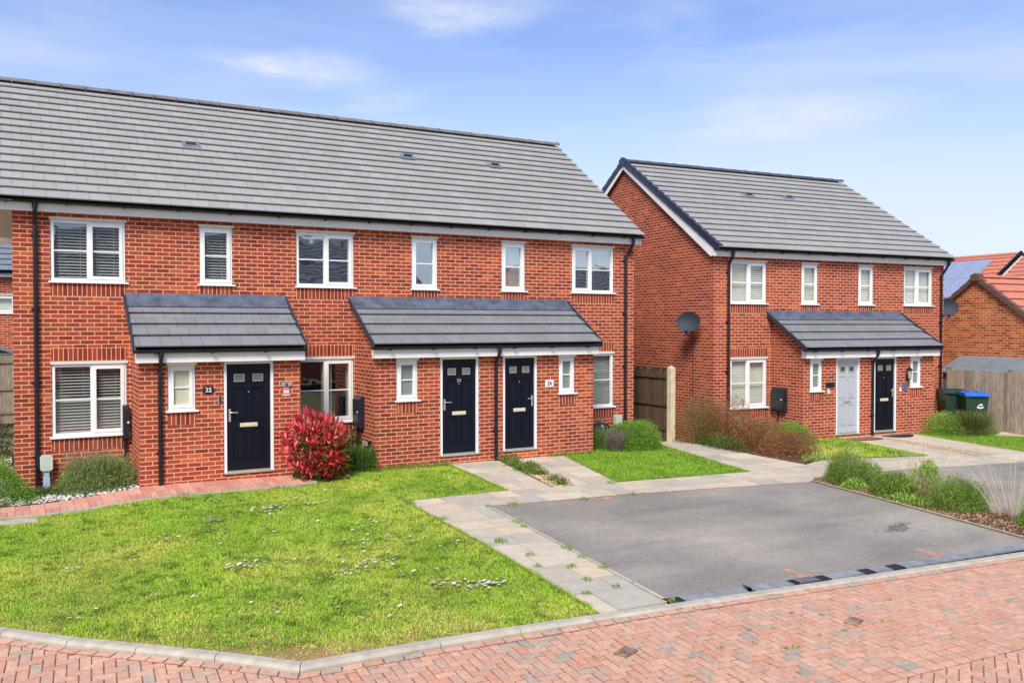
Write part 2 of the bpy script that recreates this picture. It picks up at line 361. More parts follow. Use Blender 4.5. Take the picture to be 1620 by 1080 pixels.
def sheet(name, poly, dz, mat, label=None, kind='structure', cat=None, cell=.5, h=g, jag=0):
    bm = bmesh.new(); bm.faces.new([bm.verts.new((x, y, 0)) for x, y in poly])
    xs = [p[0] for p in poly]; ys = [p[1] for p in poly]
    for lo, hi, ax in ((min(xs), max(xs), 0), (min(ys), max(ys), 1)):
        k = math.floor(lo/cell)*cell
        while k < hi:
            co = (k, 0, 0) if ax == 0 else (0, k, 0); no = (1, 0, 0) if ax == 0 else (0, 1, 0)
            bmesh.ops.bisect_plane(bm, geom=bm.verts[:]+bm.edges[:]+bm.faces[:], plane_co=co, plane_no=no, dist=1e-5)
            k += cell
    bmesh.ops.triangulate(bm, faces=[f for f in bm.faces if len(f.verts) > 4])
    for v in bm.verts: v.co.z = h(v.co.x, v.co.y)+dz
    bmesh.ops.recalc_face_normals(bm, faces=bm.faces)
    if sum(f.normal.z for f in bm.faces) < 0: bmesh.ops.reverse_faces(bm, faces=bm.faces)
    me = bpy.data.meshes.new(name); bm.to_mesh(me); bm.free(); me.materials.append(mat)
    o = bpy.data.objects.new(name, me); COL.objects.link(o)
    return tag(o, label, cat, None, kind)
def clip_convex(sub, clip):
    # Sutherland-Hodgman; clip is counter-clockwise
    out = sub
    for i in range(len(clip)):
        a, b = clip[i], clip[(i+1) % len(clip)]; inp, out = out, []
        if not inp: return []
        side = lambda p: (b[0]-a[0])*(p[1]-a[1])-(b[1]-a[1])*(p[0]-a[0])
        for j in range(len(inp)):
            p, q = inp[j-1], inp[j]; sp_, sq = side(p), side(q)
            if (sp_ >= 0) != (sq >= 0):
                t = sp_/(sp_-sq); out.append((p[0]+t*(q[0]-p[0]), p[1]+t*(q[1]-p[1])))
            if sq >= 0: out.append(q)
    return out
def ccw(p):
    a = sum(p[i][0]*p[(i+1) % len(p)][1]-p[(i+1) % len(p)][0]*p[i][1] for i in range(len(p)))
    return p if a > 0 else p[::-1]
def area(p): return abs(sum(p[i][0]*p[(i+1) % len(p)][1]-p[(i+1) % len(p)][0]*p[i][1] for i in range(len(p))))/2

# ------------------------------------------------------------------ ground sheets
big = MB()
def gx(a, b, n): return [a+(b-a)*i/n for i in range(n+1)]
XS = [-600, -200, -60, -20]+gx(-12, 34, 46)+[45, 60, 120, 300, 700]; YS = [-500, -150, -60, -30]+gx(-22, 2, 24)+[8, 30, 80, 250, 700]
for i in range(len(XS)-1):
    for j in range(len(YS)-1):
        q = [(XS[i], YS[j]), (XS[i+1], YS[j]), (XS[i+1], YS[j+1]), (XS[i], YS[j+1])]
        big.face([(x, y, g(x, y)-.16) for x, y in q])
tag(big.build('ground', M_EARTH), 'rough earth and grass ground around the houses', kind='structure')

def lawn_ground_mat():
    m, nt, b = new_mat('lawn_base'); p = pos(nt)
    c = ramp(nt, noise(nt, p, .9, 6, .7), [(.3, lin(132, 122, 66)), (.5, lin(158, 136, 86)), (.62, lin(182, 150, 108)), (.76, lin(196, 162, 124))])
    c = mixc(nt, .8, c, ramp(nt, noise(nt, p, 26, 5, .75), [(.3, (.5, .5, .45, 1)), (.7, (1.1, 1.1, 1.1, 1))]), 'MULTIPLY')
    L(nt, c, b.inputs['Base Color']); b.inputs['Roughness'].default_value = 1; b.inputs['Specular IOR Level'].default_value = .1
    bump(nt, b, noise(nt, p, 40, 4), .8, .03); return m
M_LAWN = lawn_ground_mat()
def tarmac_mat():
    m, nt, b = new_mat('tarmac'); p = pos(nt)
    n1 = noise(nt, p, .45, 7, .62)
    mp = N(nt, 'ShaderNodeMapping'); mp.inputs['Scale'].default_value = (.6, 2.2, 1); mp.inputs['Rotation'].default_value = (0, 0, R(38)); L(nt, p, mp.inputs[0])
    n3 = noise(nt, mp.outputs[0], .8, 4, .6)
    c = ramp(nt, n1, [(.30, lin(132, 128, 123)), (.5, lin(150, 145, 139)), (.70, lin(170, 163, 154))])
    c = mixc(nt, .55, c, ramp(nt, n3, [(.34, (.70, .70, .71, 1)), (.66, (1.12, 1.10, 1.07, 1))]), 'MULTIPLY')
    c = mixc(nt, .95, c, ramp(nt, noise(nt, p, 75, 3, .85), [(.34, (.6, .6, .6, 1)), (.68, (1.24, 1.22, 1.2, 1))]), 'MULTIPLY')
    L(nt, c, b.inputs['Base Color']); b.inputs['Roughness'].default_value = .9; b.inputs['Specular IOR Level'].default_value = .3
    c = mixc(nt, .8, c, ramp(nt, noise(nt, p, 24, 4, .9), [(.36, (.72, .72, .72, 1)), (.64, (1.22, 1.21, 1.19, 1))]), 'MULTIPLY'); L(nt, c, b.inputs['Base Color'])
    bump(nt, b, noise(nt, p, 110, 2, .7), .5, .006); return m
M_TAR = tarmac_mat()
LAWN = [(-7, 1.5), (-7, -.4), (-3.2, -4.0), (-.14, -6.95), (.91, -8.02), (2.16, -9.36), (3.6, -9.38), (5.3, -9.45), (5.43, -6.49), (5.45, -3.84), (7.38, -3.78), (7.5, -1.124), (5.97, -1.124), (5.97, 0), (4.54, 0), (4.54, -1.124), (4.56, -1.98), (2.97, -1.99), (1.16, -2.03), (-.2, -2.16), (-5, -2.2), (-5, 1.5)]
LAWN2 = [(10.22, -1.124), (11.0, -1.124), (11.0, 0), (12.95, 0), (13.2, -.35), (12.62, -4.14), (9.58, -3.92)]
LAWN3 = [(15.9, -2.3), (16.7, -1.5), (18.2, -1.48), (17.92, -4.33), (15.2, -3.72)]
LAWN4 = [(20.86, -1.68), (21.7, -.8), (23.7, -.9), (23.7, -2.5), (22.6, -2.9), (26, -5.3), (20.72, -4.86)]
for k, (pl, lb) in enumerate([(LAWN, 'daisy dotted front lawn that curves round to the kerb'), (LAWN2, 'small green lawn between the narrow path and the side path'), (LAWN3, 'small triangular lawn before the pale grey door'), (LAWN4, 'smooth green lawn in front of the wheelie bins')]):
    sheet('lawn', pl, 0.0, M_LAWN, lb)
TAR = [(6.52, -4.66), (9.27, -4.85), (13.08, -5.36), (12.87, -7.71), (12.62, -9.86), (8.99, -9.64), (6.17, -9.46), (6.34, -6.98)]
sheet('tarmac_parking_bay', TAR, 0.0, M_TAR, 'grey tarmac parking bay behind the dropped kerb')
TAR2 = [(13.95, -5.1), (16.1, -5.25), (19.4, -5.68), (26, -6.4), (26, -11), (12.62+1.25, -9.95), (13.9, -7.7)]
sheet('tarmac_driveway', TAR2, 0.0, M_TAR, 'second grey tarmac drive beyond the shrub bed')
BED = [(13.1, -5.3), (13.95, -5.12), (13.92, -7.7), (13.87, -9.95), (12.66, -9.88), (12.89, -7.71)]
sheet('planting_bed', BED, 0.01, M_SOIL, 'bark covered bed of low shrubs between the two drives')
sheet('planting_bed', [(-5, -1.42), (1.84, -1.2), (1.84, 0.0), (-5, 0.0)], .012, M_SOIL, 'gravel bed under the leftmost ground floor window')
sheet('planting_bed', [(14.1, -.45), (16.9, -.35), (17.2, -1.45), (16.7, -1.5), (15.9, -2.3), (15.0, -3.6), (14.3, -4.0)], .012, M_SOIL, 'bed under the brown shrubs by the second block')
sheet('planting_bed', [(8.62, -1.12), (8.93, -1.12), (8.70, -3.9), (8.22, -3.9)], .012, M_SOIL, 'weedy gravel strip between the two narrow front paths')

# paving slabs ----------------------------------------------------
rs = random.Random(3)
SLABC = [lin(194, 181, 163), lin(200, 187, 168), lin(188, 176, 158), lin(184, 173, 157), lin(176, 170, 158), lin(200, 183, 160)]
def slabs(name, convex_polys, ang, label, rowh=(.6, .6, .45), widths=(.6, .9, .6, .45), org=(5.4, -3.8), cols=SLABC, dz=.012, gap=.012, h=g):
    mb = MB(); ca, sa = math.cos(ang), math.sin(ang)
    for poly in convex_polys:
        poly = ccw(poly)
        lp = [((x-org[0])*ca+(y-org[1])*sa, -(x-org[0])*sa+(y-org[1])*ca) for x, y in poly]
        x0, x1 = min(p[0] for p in lp), max(p[0] for p in lp); y0, y1 = min(p[1] for p in lp), max(p[1] for p in lp)
        y = y0; r = 0
        while y < y1:
            hh = rs.choice(rowh); x = x0-rs.random()*.6
            while x < x1:
                w = rs.choice(widths)
                q = [(x+gap/2, y+gap/2), (x+w-gap/2, y+gap/2), (x+w-gap/2, y+hh-gap/2), (x+gap/2, y+hh-gap/2)]
                q = clip_convex(q, lp)
                if len(q) > 2 and area(q) > .002:
                    wp = [(org[0]+a*ca-b*sa, org[1]+a*sa+b*ca) for a, b in q]
                    c = rs.choice(cols); k = .93+rs.random()*.12; c = (c[0]*k, c[1]*k, c[2]*k, 1)
                    tz = dz+rs.random()*.004
                    top = [(a, b, h(a, b)+tz) for a, b in wp]
                    mb.face(top, None, 0, c)
                    for i in range(len(top)):
                        p, s_ = top[i], top[(i+1) % len(top)]
                        mb.face([(p[0], p[1], p[2]-.03), (s_[0], s_[1], s_[2]-.03), s_, p], None, 0, c)
                x += w
            y += hh
    return tag(mb.build(name, M_SLAB), label, kind='structure')
A8 = R(-3.8)
FP = [[(5.45, -3.80), (6.52, -4.66), (9.27, -4.83), (9.56, -3.95), (8.3, -3.85), (7.38, -3.76)],
      [(9.56, -3.95), (9.27, -4.83), (13.08, -5.34), (13.43, -5.08), (12.65, -4.15)],
      [(12.65, -4.15), (13.43, -5.08), (14.6, -5.14), (14.3, -4.05)], [(14.3, -4.05), (14.6, -5.14), (16.1, -5.23), (15.2, -3.72)],
      [(15.2, -3.72), (16.1, -5.23), (19.4, -5.66), (19.4, -4.66), (17.93, -4.34)], [(19.4, -4.66), (19.4, -5.66), (26, -6.35), (26, -5.5), (20.72, -4.9)]]
sheet('mortar_bed', [(5.45, -3.80), (6.5, -4.68), (9.27, -4.86), (13.08, -5.36), (16.1, -5.24), (26, -6.36), (26, -5.5), (17.93, -4.34), (15.2, -3.7), (14.3, -4.05), (12.65, -4.15), (9.56, -3.93), (7.38, -3.76)], .002, M_SAND, 'sand joint bed under the pale paving slabs')
slabs('footpath', FP, A8, 'buff and grey slab footpath running along behind the parking bays', rowh=(.45, .6), org=(5.45, -3.8))
slabs('footpath', [[(5.45, -3.80), (6.5, -4.68), (6.34, -6.98), (5.43, -6.49)], [(5.43, -6.49), (6.34, -6.98), (6.16, -9.5), (5.30, -9.47)]], A8, 'slab footpath between the large lawn and the tarmac bay', org=(5.3, -9.5))
sheet('mortar_bed', [(5.45, -3.80), (6.5, -4.68), (6.34, -6.98), (6.16, -9.5), (5.30, -9.47), (5.43, -6.49)], .003, M_SAND, 'sand joint bed beside the large lawn')
slabs('front_path', [[(7.5, -1.126), (8.62, -1.126), (8.22, -3.86), (7.38, -3.76)]], A8, 'slab path up to the front door numbered 24', rowh=(.45, .6), widths=(.45, .6), org=(7.5, -1.1))
slabs('front_path', [[(8.93, -1.126), (10.22, -1.126), (9.56, -3.94), (8.70, -3.88)]], A8, 'slab path up to the front door beside the white 26 plate', rowh=(.45, .6), widths=(.45, .6), org=(8.9, -1.1))
for q, lb in (([(7.5, -1.126), (8.62, -1.126), (8.22, -3.86), (7.38, -3.76)], 'path to door 24'), ([(8.93, -1.126), (10.22, -1.126), (9.56, -3.94), (8.70, -3.88)], 'path to door 26')):
    sheet('mortar_bed', q, .002, M_SAND, 'sand joint bed of the '+lb)
slabs('side_path', [[(13.2, 7.9), (13.62, 8), (13.62, -.3), (13.2, -.3)], [(13.2, -.3), (14.0, -.3), (14.35, -4.05), (12.66, -4.14)]], R(-2), 'plain slab path leading back to the side fence', rowh=(.6,), widths=(.75, .9), org=(13.2, -.3))
slabs('front_path', [[(18.25, -1.42), (20.92, -1.66), (20.72, -4.9), (17.93, -4.34)]], A8, 'broad pale slab path before the pale grey and black doors', rowh=(.6,), widths=(.9, .6), org=(18.2, -1.4), cols=[lin(198, 184, 164), lin(190, 178, 160)])
slabs('stepping_path', [[(23.65, -2.5), (22.6, -2.92), (24.3, -4.0), (25, -3.3)]], A8, 'short slab path by the far right fence', org=(22, -2.5))

for (P_, lb) in (([(6.50, -4.68), (6.34, -6.98), (6.165, -9.42)], 'pale edging strip between the slab path and the tarmac bay'),):
    mb = MB()
    for (a_, b_) in zip(P_, P_[1:]):
        for k in range(4):
            p = Vector(a_).lerp(Vector(b_), k/4+.003); q = Vector(a_).lerp(Vector(b_), (k+1)/4-.003); w_ = Vector((.045, 0))
            t = [(v.x, v.y, g(v.x, v.y)+.022) for v in (p-w_*.2, q-w_*.2, q+w_, p+w_)]; mb.face(t); mb.face([(v[0], v[1], v[2]-.05) for v in (t[3], t[2])]+[t[2], t[3]])
    tag(mb.build('path_edging', M_CONC), lb, kind='structure')
# red block path by house 22 ---------------------------------------
mb = MB(); PX = []
x = -5.0
def fy(x): return -2.13+.13*sstep((x+.3)/3.5)+.06*sstep((x-3)/1.6)
def by(x): return -1.40+.19*sstep((x+.2)/2)+.09*sstep((x-1.6)/.25)
while x < 4.52:
    w = .2
    for k, (a, b) in enumerate(((0, .5), (.5, 1))):
        x2 = min(x+w, 4.52)
        for sxy in ((x, x+w/2), (x+w/2, x2)) if k == 0 else ((x, x2),):
            y_0 = fy(x)+(by(x)-fy(x))*a; y_1 = fy(x)+(by(x)-fy(x))*b; gp = .006
            c = rs.choice([lin(204, 144, 126), lin(208, 152, 134), lin(196, 136, 120), lin(212, 158, 138)]); kk = .92+.14*rs.random(); c = (c[0]*kk, c[1]*kk, c[2]*kk, 1)
            q = [(sxy[0]+gp/2, y_0+gp/2), (sxy[1]-gp/2, y_0+gp/2), (sxy[1]-gp/2, y_1-gp/2), (sxy[0]+gp/2, y_1-gp/2)]
            t = [(a_, b_, g(a_, b_)+.03) for a_, b_ in q]
            mb.face(t, None, 0, c)
            for i in range(4):
                p, s_ = t[i], t[(i+1) % 4]; mb.face([(p[0], p[1], p[2]-.02), (s_[0], s_[1], s_[2]-.02), s_, p], None, 0, c)
    x += w
tag(mb.build('block_path', M_PAVER), 'pink red block paved path along the front of number 22', kind='structure')
sheet('block_path_bed', [(-5, -2.13)]+[(-.2+i*.4, fy(-.2+i*.4)) for i in range(12)]+[(4.54, fy(4.54)), (4.54, by(4.54)), (1.95, by(1.95)), (1.6, by(1.6)), (0, by(0)), (-5, -1.40)], .02, M_SAND, 'sand bed under the pink block path')
mb = MB()
seg = [-5+.6*i for i in range(16)]+[4.58]
for i in range(len(seg)-1):
    a, b = seg[i]+.003, seg[i+1]-.003
    if a >= b: continue
    pa = [(a, fy(a)), (b, fy(b)), (b, fy(b)-.055), (a, fy(a)-.055)]
    for z0, z1 in ((-.1, .035),):
        t = [(p[0], p[1], g(*p)+z1) for p in pa]; d = [(p[0], p[1], g(*p)+z0) for p in pa]
        mb.face(t[::-1]); mb.face([d[3], d[2], t[2], t[3]]); mb.face([d[1], d[0], t[0], t[1]]); mb.face([d[0], d[3], t[3], t[0]]); mb.face([d[2], d[1], t[1], t[2]])
mb.box(4.52, 4.58, fy(4.55)-.05, -1.13, -.1, g(4.5, -1.5)+.04)
tag(mb.build('path_edging', M_CONC), 'thin concrete edging along the pink block path', kind='structure')

# kerb ----------------------------------------------------------------
KP = [(-7, -.62), (-.14, -7.12), (.95, -8.2), (2.13, -9.47), (3.46, -9.5), (5.14, -9.6), (8.13, -9.84), (11.72, -10.12), (18, -10.75), (26, -11.5)]  # outer edge
def offset_poly(P, d):
    out = []
    for i in range(len(P)):
        a = Vector(P[max(i-1, 0)]); b = Vector(P[i]); c = Vector(P[min(i+1, len(P)-1)])
        t1 = (b-a).normalized() if i > 0 else (c-b).normalized(); t2 = (c-b).normalized() if i < len(P)-1 else t1
        n1 = Vector((-t1.y, t1.x)); n2 = Vector((-t2.y, t2.x)); n = (n1+n2).normalized()
        out.append(tuple(b + n*d/max(.4, n.dot(n1))))
    return out
def walk(P, step):
    pts = [Vector(p) for p in P]; res = []; 
    for i in range(len(pts)-1):
        d = (pts[i+1]-pts[i]).length; n = max(1, round(d/step))
        for k in range(n): res.append((i, k/n, (k+1)/n))
    return res
KW = .125
K_in = offset_poly(KP, KW)
mb = MB()
for i, t0, t1 in walk(KP, .915):
    o0 = Vector(KP[i]); o1 = Vector(KP[i+1]); n0 = Vector(K_in[i]); n1 = Vector(K_in[i+1])
    L_ = (o1-o0).length; e = .004/L_
    rows = []
    for t in (t0+e, t1-e):
        o = o0.lerp(o1, t); n = n0.lerp(n1, t); up = 1-.75*sstep((o.x-4.6)/1.2)
        if o.x < -8: up = 1
        prof = [(0, -.13), (0, -.005), (.12, .006+.010*up), (.32, .012+.012*up), (1, .012+.012*up), (1, -.1)]
        rows.append([(o.lerp(n, s).x, o.lerp(n, s).y, g(o.x, o.y)+z) for s, z in prof])
    for k in range(5): mb.face([rows[0][k], rows[1][k], rows[1][k+1], rows[0][k+1]])
    mb.face(rows[0][::-1]); mb.face(rows[1])
tag(mb.build('kerb', M_CONC), 'pale concrete kerb stones between lawn and block paved road', kind='structure')

# road ------------------------------------------------------------------
ROADC = [(lin(202, 158, 137), 6), (lin(198, 151, 130), 4), (lin(205, 163, 142), 4), (lin(194, 156, 138), 2.4), (lin(189, 157, 140), 1.8), (lin(178, 160, 144), .9), (lin(166, 156, 144), .4), (lin(205, 150, 126), 1.2)]
def pick(rng, pal):
    t = rng.random()*sum(w for _, w in pal)
    for c, w in pal:
        t -= w
        if t <= 0: return c
    return pal[-1][0]
cx0, cy0, an = 5.0, -9.6, R(-4.2); ca, sa = math.cos(an), math.sin(an)
KO = KP+[(26, -30), (-12, -30), (-12, -.62)]
BT = [(3.2, -11.62), (5.84, -11.58), (7.0, -11.62), (9.13, -11.72), (12, -11.95), (18, -12.5)]
def band_y(x, P=BT):
    for i in range(len(P)-1):
        if P[i][0] <= x <= P[i+1][0]:
            t = (x-P[i][0])/(P[i+1][0]-P[i][0]); return P[i][1]+t*(P[i+1][1]-P[i][1])
    return P[-1][1] if x > P[-1][0] else None
rr = random.Random(11); mb = MB(); U = .1
kin = Vector
def kdist(x, y):
    best = 9
    for i in range(len(KP)-1):
        ax, ay = KP[i]; bx, by_ = KP[i+1]; dx, dy = bx-ax, by_-ay
        t = max(0, min(1, ((x-ax)*dx+(y-ay)*dy)/(dx*dx+dy*dy))); best = min(best, math.hypot(x-ax-t*dx, y-ay-t*dy))
    return best
def paver(q, tz, c, bev=.006):
    cxm = sum(p[0] for p in q)/4; cym = sum(p[1] for p in q)/4
    tx, ty = (rr.random()-.5)*.016, (rr.random()-.5)*.016
    H = lambda x, y: rd(x, y)+tz+(x-cxm)*tx+(y-cym)*ty
    inn = [(p[0]+(cxm-p[0])*.008/max(.008, math.hypot(p[0]-cxm, p[1]-cym))*1.2, p[1]+(cym-p[1])*.008/max(.008, math.hypot(p[0]-cxm, p[1]-cym))*1.2) for p in q]
    t = [(x, y, H(x, y)) for x, y in inn]; s = [(x, y, H(x, y)-bev) for x, y in q]; d = [(x, y, H(x, y)-.02) for x, y in q]
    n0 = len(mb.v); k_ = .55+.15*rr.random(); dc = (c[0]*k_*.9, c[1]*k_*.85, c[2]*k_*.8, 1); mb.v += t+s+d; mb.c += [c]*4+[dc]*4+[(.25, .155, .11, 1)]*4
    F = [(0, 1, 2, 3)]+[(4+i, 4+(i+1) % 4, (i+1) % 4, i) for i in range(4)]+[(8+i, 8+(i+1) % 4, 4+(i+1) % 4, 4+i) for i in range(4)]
    for f in F: mb.f.append(tuple(n0+k for k in f)); mb.uv.append([(0, 0)]*4); mb.mi.append(0)
def tint(c, v=.09): k = 1-v/2+rr.random()*v; return (c[0]*k, c[1]*k, c[2]*k, 1)
for i in range(-90, 150):
    for j in range(-75, 75):
        d = (i-j) % 4
        if d not in (0, 3): continue
        w, h_ = (2, 1) if d == 0 else (1, 2)
        gp = .0024+rr.random()*.0012; a0, b0, a1, b1 = i*U+gp, j*U+gp, (i+w)*U-gp, (j+h_)*U-gp
        q = [(cx0+a*ca-b*sa, cy0+a*sa+b*ca) for a, b in ((a0, b0), (a1, b0), (a1, b1), (a0, b1))]
        mx_, my_ = sum(p[0] for p in q)/4, sum(p[1] for p in q)/4
        if mx_ > 16 or my_ < -15.5 or my_ > -2 or mx_ < -5.5: continue
        if not poly_clip_in((mx_, my_), KO): continue
        if kdist(mx_, my_) < .03: continue
        yb = band_y(mx_)
        if yb is not None and my_ < yb-.06: continue
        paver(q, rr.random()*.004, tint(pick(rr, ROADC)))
# second herringbone field beyond the curved band
an2 = R(-4.2+38); c2, s2 = math.cos(an2), math.sin(an2)
for i in range(-70, 90):
    for j in range(-80, 60):
        d = (i-j) % 4
        if d not in (0, 3): continue
        w, h_ = (2, 1) if d == 0 else (1, 2); gp = .0026
        q = [(8+a*c2-b*s2, -13+a*s2+b*c2) for a, b in ((i*U+gp, j*U+gp), ((i+w)*U-gp, j*U+gp), ((i+w)*U-gp, (j+h_)*U-gp), (i*U+gp, (j+h_)*U-gp))]
        mx_, my_ = sum(p[0] for p in q)/4, sum(p[1] for p in q)/4
        if mx_ > 15 or my_ < -15.5 or mx_ < 3.2: continue
        if my_ > band_y(mx_)-.26: continue
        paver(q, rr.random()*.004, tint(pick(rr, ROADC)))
def course(P, off, tz, step=.2):
    Q0 = offset_poly(P, off); Q1 = offset_poly(P, off-.094)
    sh = rr.random()*.5
    for i, t0, t1 in walk(P, step):
        a = Vector(Q0[i]).lerp(Vector(Q0[i+1]), t0+.012*(1 if t1-t0 < .5 else 1)*(t1-t0)*2); b = Vector(Q0[i]).lerp(Vector(Q0[i+1]), t1-.012*(t1-t0)*2)
        c = Vector(Q1[i]).lerp(Vector(Q1[i+1]), t1-.012*(t1-t0)*2); d = Vector(Q1[i]).lerp(Vector(Q1[i+1]), t0+.012*(t1-t0)*2)
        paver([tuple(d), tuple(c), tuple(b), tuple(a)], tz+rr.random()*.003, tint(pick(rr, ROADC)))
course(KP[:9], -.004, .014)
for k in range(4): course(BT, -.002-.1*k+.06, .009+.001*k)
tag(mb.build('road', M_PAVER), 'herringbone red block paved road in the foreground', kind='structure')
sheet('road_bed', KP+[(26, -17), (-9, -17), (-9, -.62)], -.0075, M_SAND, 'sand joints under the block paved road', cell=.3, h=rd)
sheet('far_road', [(26, -11.5), (60, -15), (60, -21), (26, -17)], -.01, M_TAR, 'grey road running on to the right', cell=4, h=rd)
# sunken metal covers in the road
for (x, y, lb) in ((4.96, -10.36, 'small rusty brown cover set in the road blocks near the slab path'), (7.57, -10.79, 'lifted brown block cover in the middle of the road')):
    m = MB(); m.box(-.095, .095, -.055, .055, -.01, .012); m.box(-.105, .105, -.068, -.057, -.01, .008); m.box(-.105, .105, .057, .068, -.01, .008); m.box(-.08, .08, -.005, .005, .012, .016)
    o = m.build('stopcock_cover', plain('brown_cover', lin(146, 116, 102), .8, var=.25), None, bevel=.002)
    o.location = (x, y, rd(x, y)+.012); o.rotation_euler = (R(3), R(-4), R(20)); tag(o, lb, 'cover')

# drain channel
DR = [(6.19, -9.40), (8.99, -9.585), (12.64, -9.80)]
mb = MB()
def strip(mb, P, w, dz, t0, t1, mi=0, lift=0):
    n = 24
    pts = []
    tot = [0]
    for i in range(len(P)-1): tot.append(tot[-1]+(Vector(P[i+1])-Vector(P[i])).length)
    def at(t):
        s = t*tot[-1]
        for i in range(len(P)-1):
            if s <= tot[i+1]+1e-9:
                k = (s-tot[i])/(tot[i+1]-tot[i]); a = Vector(P[i]); b = Vector(P[i+1]); d = (b-a).normalized(); return a.lerp(b, k), Vector((d.y, -d.x))
    for k in range(n):
        (a, na), (b, nb_) = at(t0+(t1-t0)*k/n), at(t0+(t1-t0)*(k+1)/n)
        l0 = lift*max(0, 1-k/n*3)**2; l1 = lift*max(0, 1-(k+1)/n*3)**2
        q = [a+na*w, b+nb_*w, b, a]; zz = [l0, l1, l1, l0]
        t = [(p.x, p.y, g(p.x, p.y)+dz+z) for p, z in zip(q, zz)]
        mb.face(t, None, mi); mb.face([(p[0], p[1], p[2]-.02) for p in (t[0], t[1])]+[t[1], t[0]], None, mi)
        mb.face([t[3], t[2]]+[(p[0], p[1], p[2]-.02) for p in (t[2], t[3])], None, mi)
dr = thing('drain_channel', 'blue grey slotted drain strip along the edge of the tarmac bay', 'drain')
for (t0, t1, lf) in ((.03, .165, 0), (.17, .27, .035), (.36, .445, 0), (.475, .52, 0), (.555, .99, 0)): a = MB(); strip(a, DR, .165, .014, t0, t1, 0, lf); a.build('grating', M_STEEL, dr)
for (t0, t1) in ((.0, .03), (.27, .36), (.445, .475), (.52, .555)): a = MB(); strip(a, DR, .17, .010, t0, t1); a.build('channel', M_CHBLK, dr)
for k in range(9): a = MB(); strip(a, DR, .15, .022, .285+k*.0055, .288+k*.0055); a.build('rib', M_STEEL, dr)
# red inset blocks marking the bay divisions
for (x, y, lb) in ((8.28, -9.5, 'red block inset by the nearer part of the drain'), (10.66, -9.62, 'red block inset by the farther part of the drain'), (10.83, -5.2, 'red block inset at the top edge of the tarmac bay'), (8.6, -4.95, 'red block inset nearest the narrow front paths')):
    m = MB(); m.box(-.1, .1, -.05, .05, -.01, .012); 
    if y < -9: m.box(-.05, .05, .055, .35, -.01, .012)
    o = m.build('marker_block', plain('pink_block', lin(180, 136, 118), .9, var=.12), None, bevel=.003); o.location = (x, y, g(x, y)+.002); o.rotation_euler = (0, 0, R(-4)); tag(o, lb, 'paver')
# oil stain
def blotch(name, cx, cy, rx, ry, mat, dz, n, label, seed, ang=0):
    r = random.Random(seed); m = MB()
    for k in range(n):
        a = r.gauss(0, .4)*rx; b = r.gauss(0, .4)*ry; x = cx+a*math.cos(ang)-b*math.sin(ang); y = cy+a*math.sin(ang)+b*math.cos(ang)
        s = .006+.014*r.random(); e = 1+3*r.random(); t = ang+r.gauss(0, .5); pts = []
        for j in range(7):
            th = j*2*math.pi/7; q = (s*e*math.cos(th)*(.7+.5*r.random()), s*math.sin(th)*(.7+.5*r.random()))
            X = x+q[0]*math.cos(t)-q[1]*math.sin(t); Y = y+q[0]*math.sin(t)+q[1]*math.cos(t); pts.append((X, Y, g(X, Y)+dz+k*1e-5))
        m.face(pts)
    return tag(m.build(name, mat), label, kind='structure')
blotch('oil_stain', 11.5, -8.35, .42, .14, plain('oil_stain', lin(112, 110, 104), .7, var=.2), .003, 170, 'dark flecked oil stain on the tarmac bay', 5, R(20))
blotch('oil_stain', 15.6, -7.0, .3, .15, plain('blue_stain', lin(136, 144, 148), .6, var=.2), .003, 90, 'bluish stain on the far tarmac drive', 6)
# ------------------------------------------------------------------ building kit
def wall_cells(mb, x0, x1, z0, z1, y, holes, depth=.1, mi=0):
    xs = sorted({x0, x1}|{h[0] for h in holes}|{h[1] for h in holes}); zs = sorted({z0, z1}|{h[2] for h in holes}|{h[3] for h in holes})
    for i in range(len(xs)-1):
        for j in range(len(zs)-1):
            cx, cz = (xs[i]+xs[i+1])/2, (zs[j]+zs[j+1])/2
            if any(h[0] < cx < h[1] and h[2] < cz < h[3] for h in holes): continue
            a, b, c, d = xs[i], xs[i+1], zs[j], zs[j+1]
            mb.face([(a, y, c), (b, y, c), (b, y, d), (a, y, d)], [(a, c), (b, c), (b, d), (a, d)], mi)
    for (a, b, c, d) in holes:
        Y = y+depth
        mb.face([(a, y, c), (a, y, d), (a, Y, d), (a, Y, c)], [(0, c), (0, d), (depth, d), (depth, c)], mi)
        mb.face([(b, y, d), (b, y, c), (b, Y, c), (b, Y, d)], [(0, d), (0, c), (depth, c), (depth, d)], mi)
        mb.face([(a, y, d), (b, y, d), (b, Y, d), (a, Y, d)], [(a, 0), (b, 0), (b, depth), (a, depth)], mi)
        mb.face([(b, y, c), (a, y, c), (a, Y, c), (b, Y, c)], [(b, 0), (a, 0), (a, depth), (b, depth)], mi)
def slats(x0, x1, z0, z1, y, pitch=.052, parent=None):
    m = MB(); z = z1-.03
    m.box(x0, x1, y-.015, y+.02, z1-.03, z1)
    while z > z0+.02:
        m.face([(x0, y-.016, z-.008), (x1, y-.016, z-.008), (x1, y+.010, z+.008), (x0, y+.010, z+.008)])
        m.face([(x0, y-.016, z-.012), (x1, y-.016, z-.012), (x1, y-.016, z-.008), (x0, y-.016, z-.008)])
        z -= pitch
    for t in (.22, .78): xx = x0+(x1-x0)*t; m.box(xx-.003, xx+.003, y-.016, y-.014, z0, z1)
    m.box(x0, x1, y-.012, y+.012, z0+.004, z0+.02)
    return m.build('blind', M_BLIND, parent)
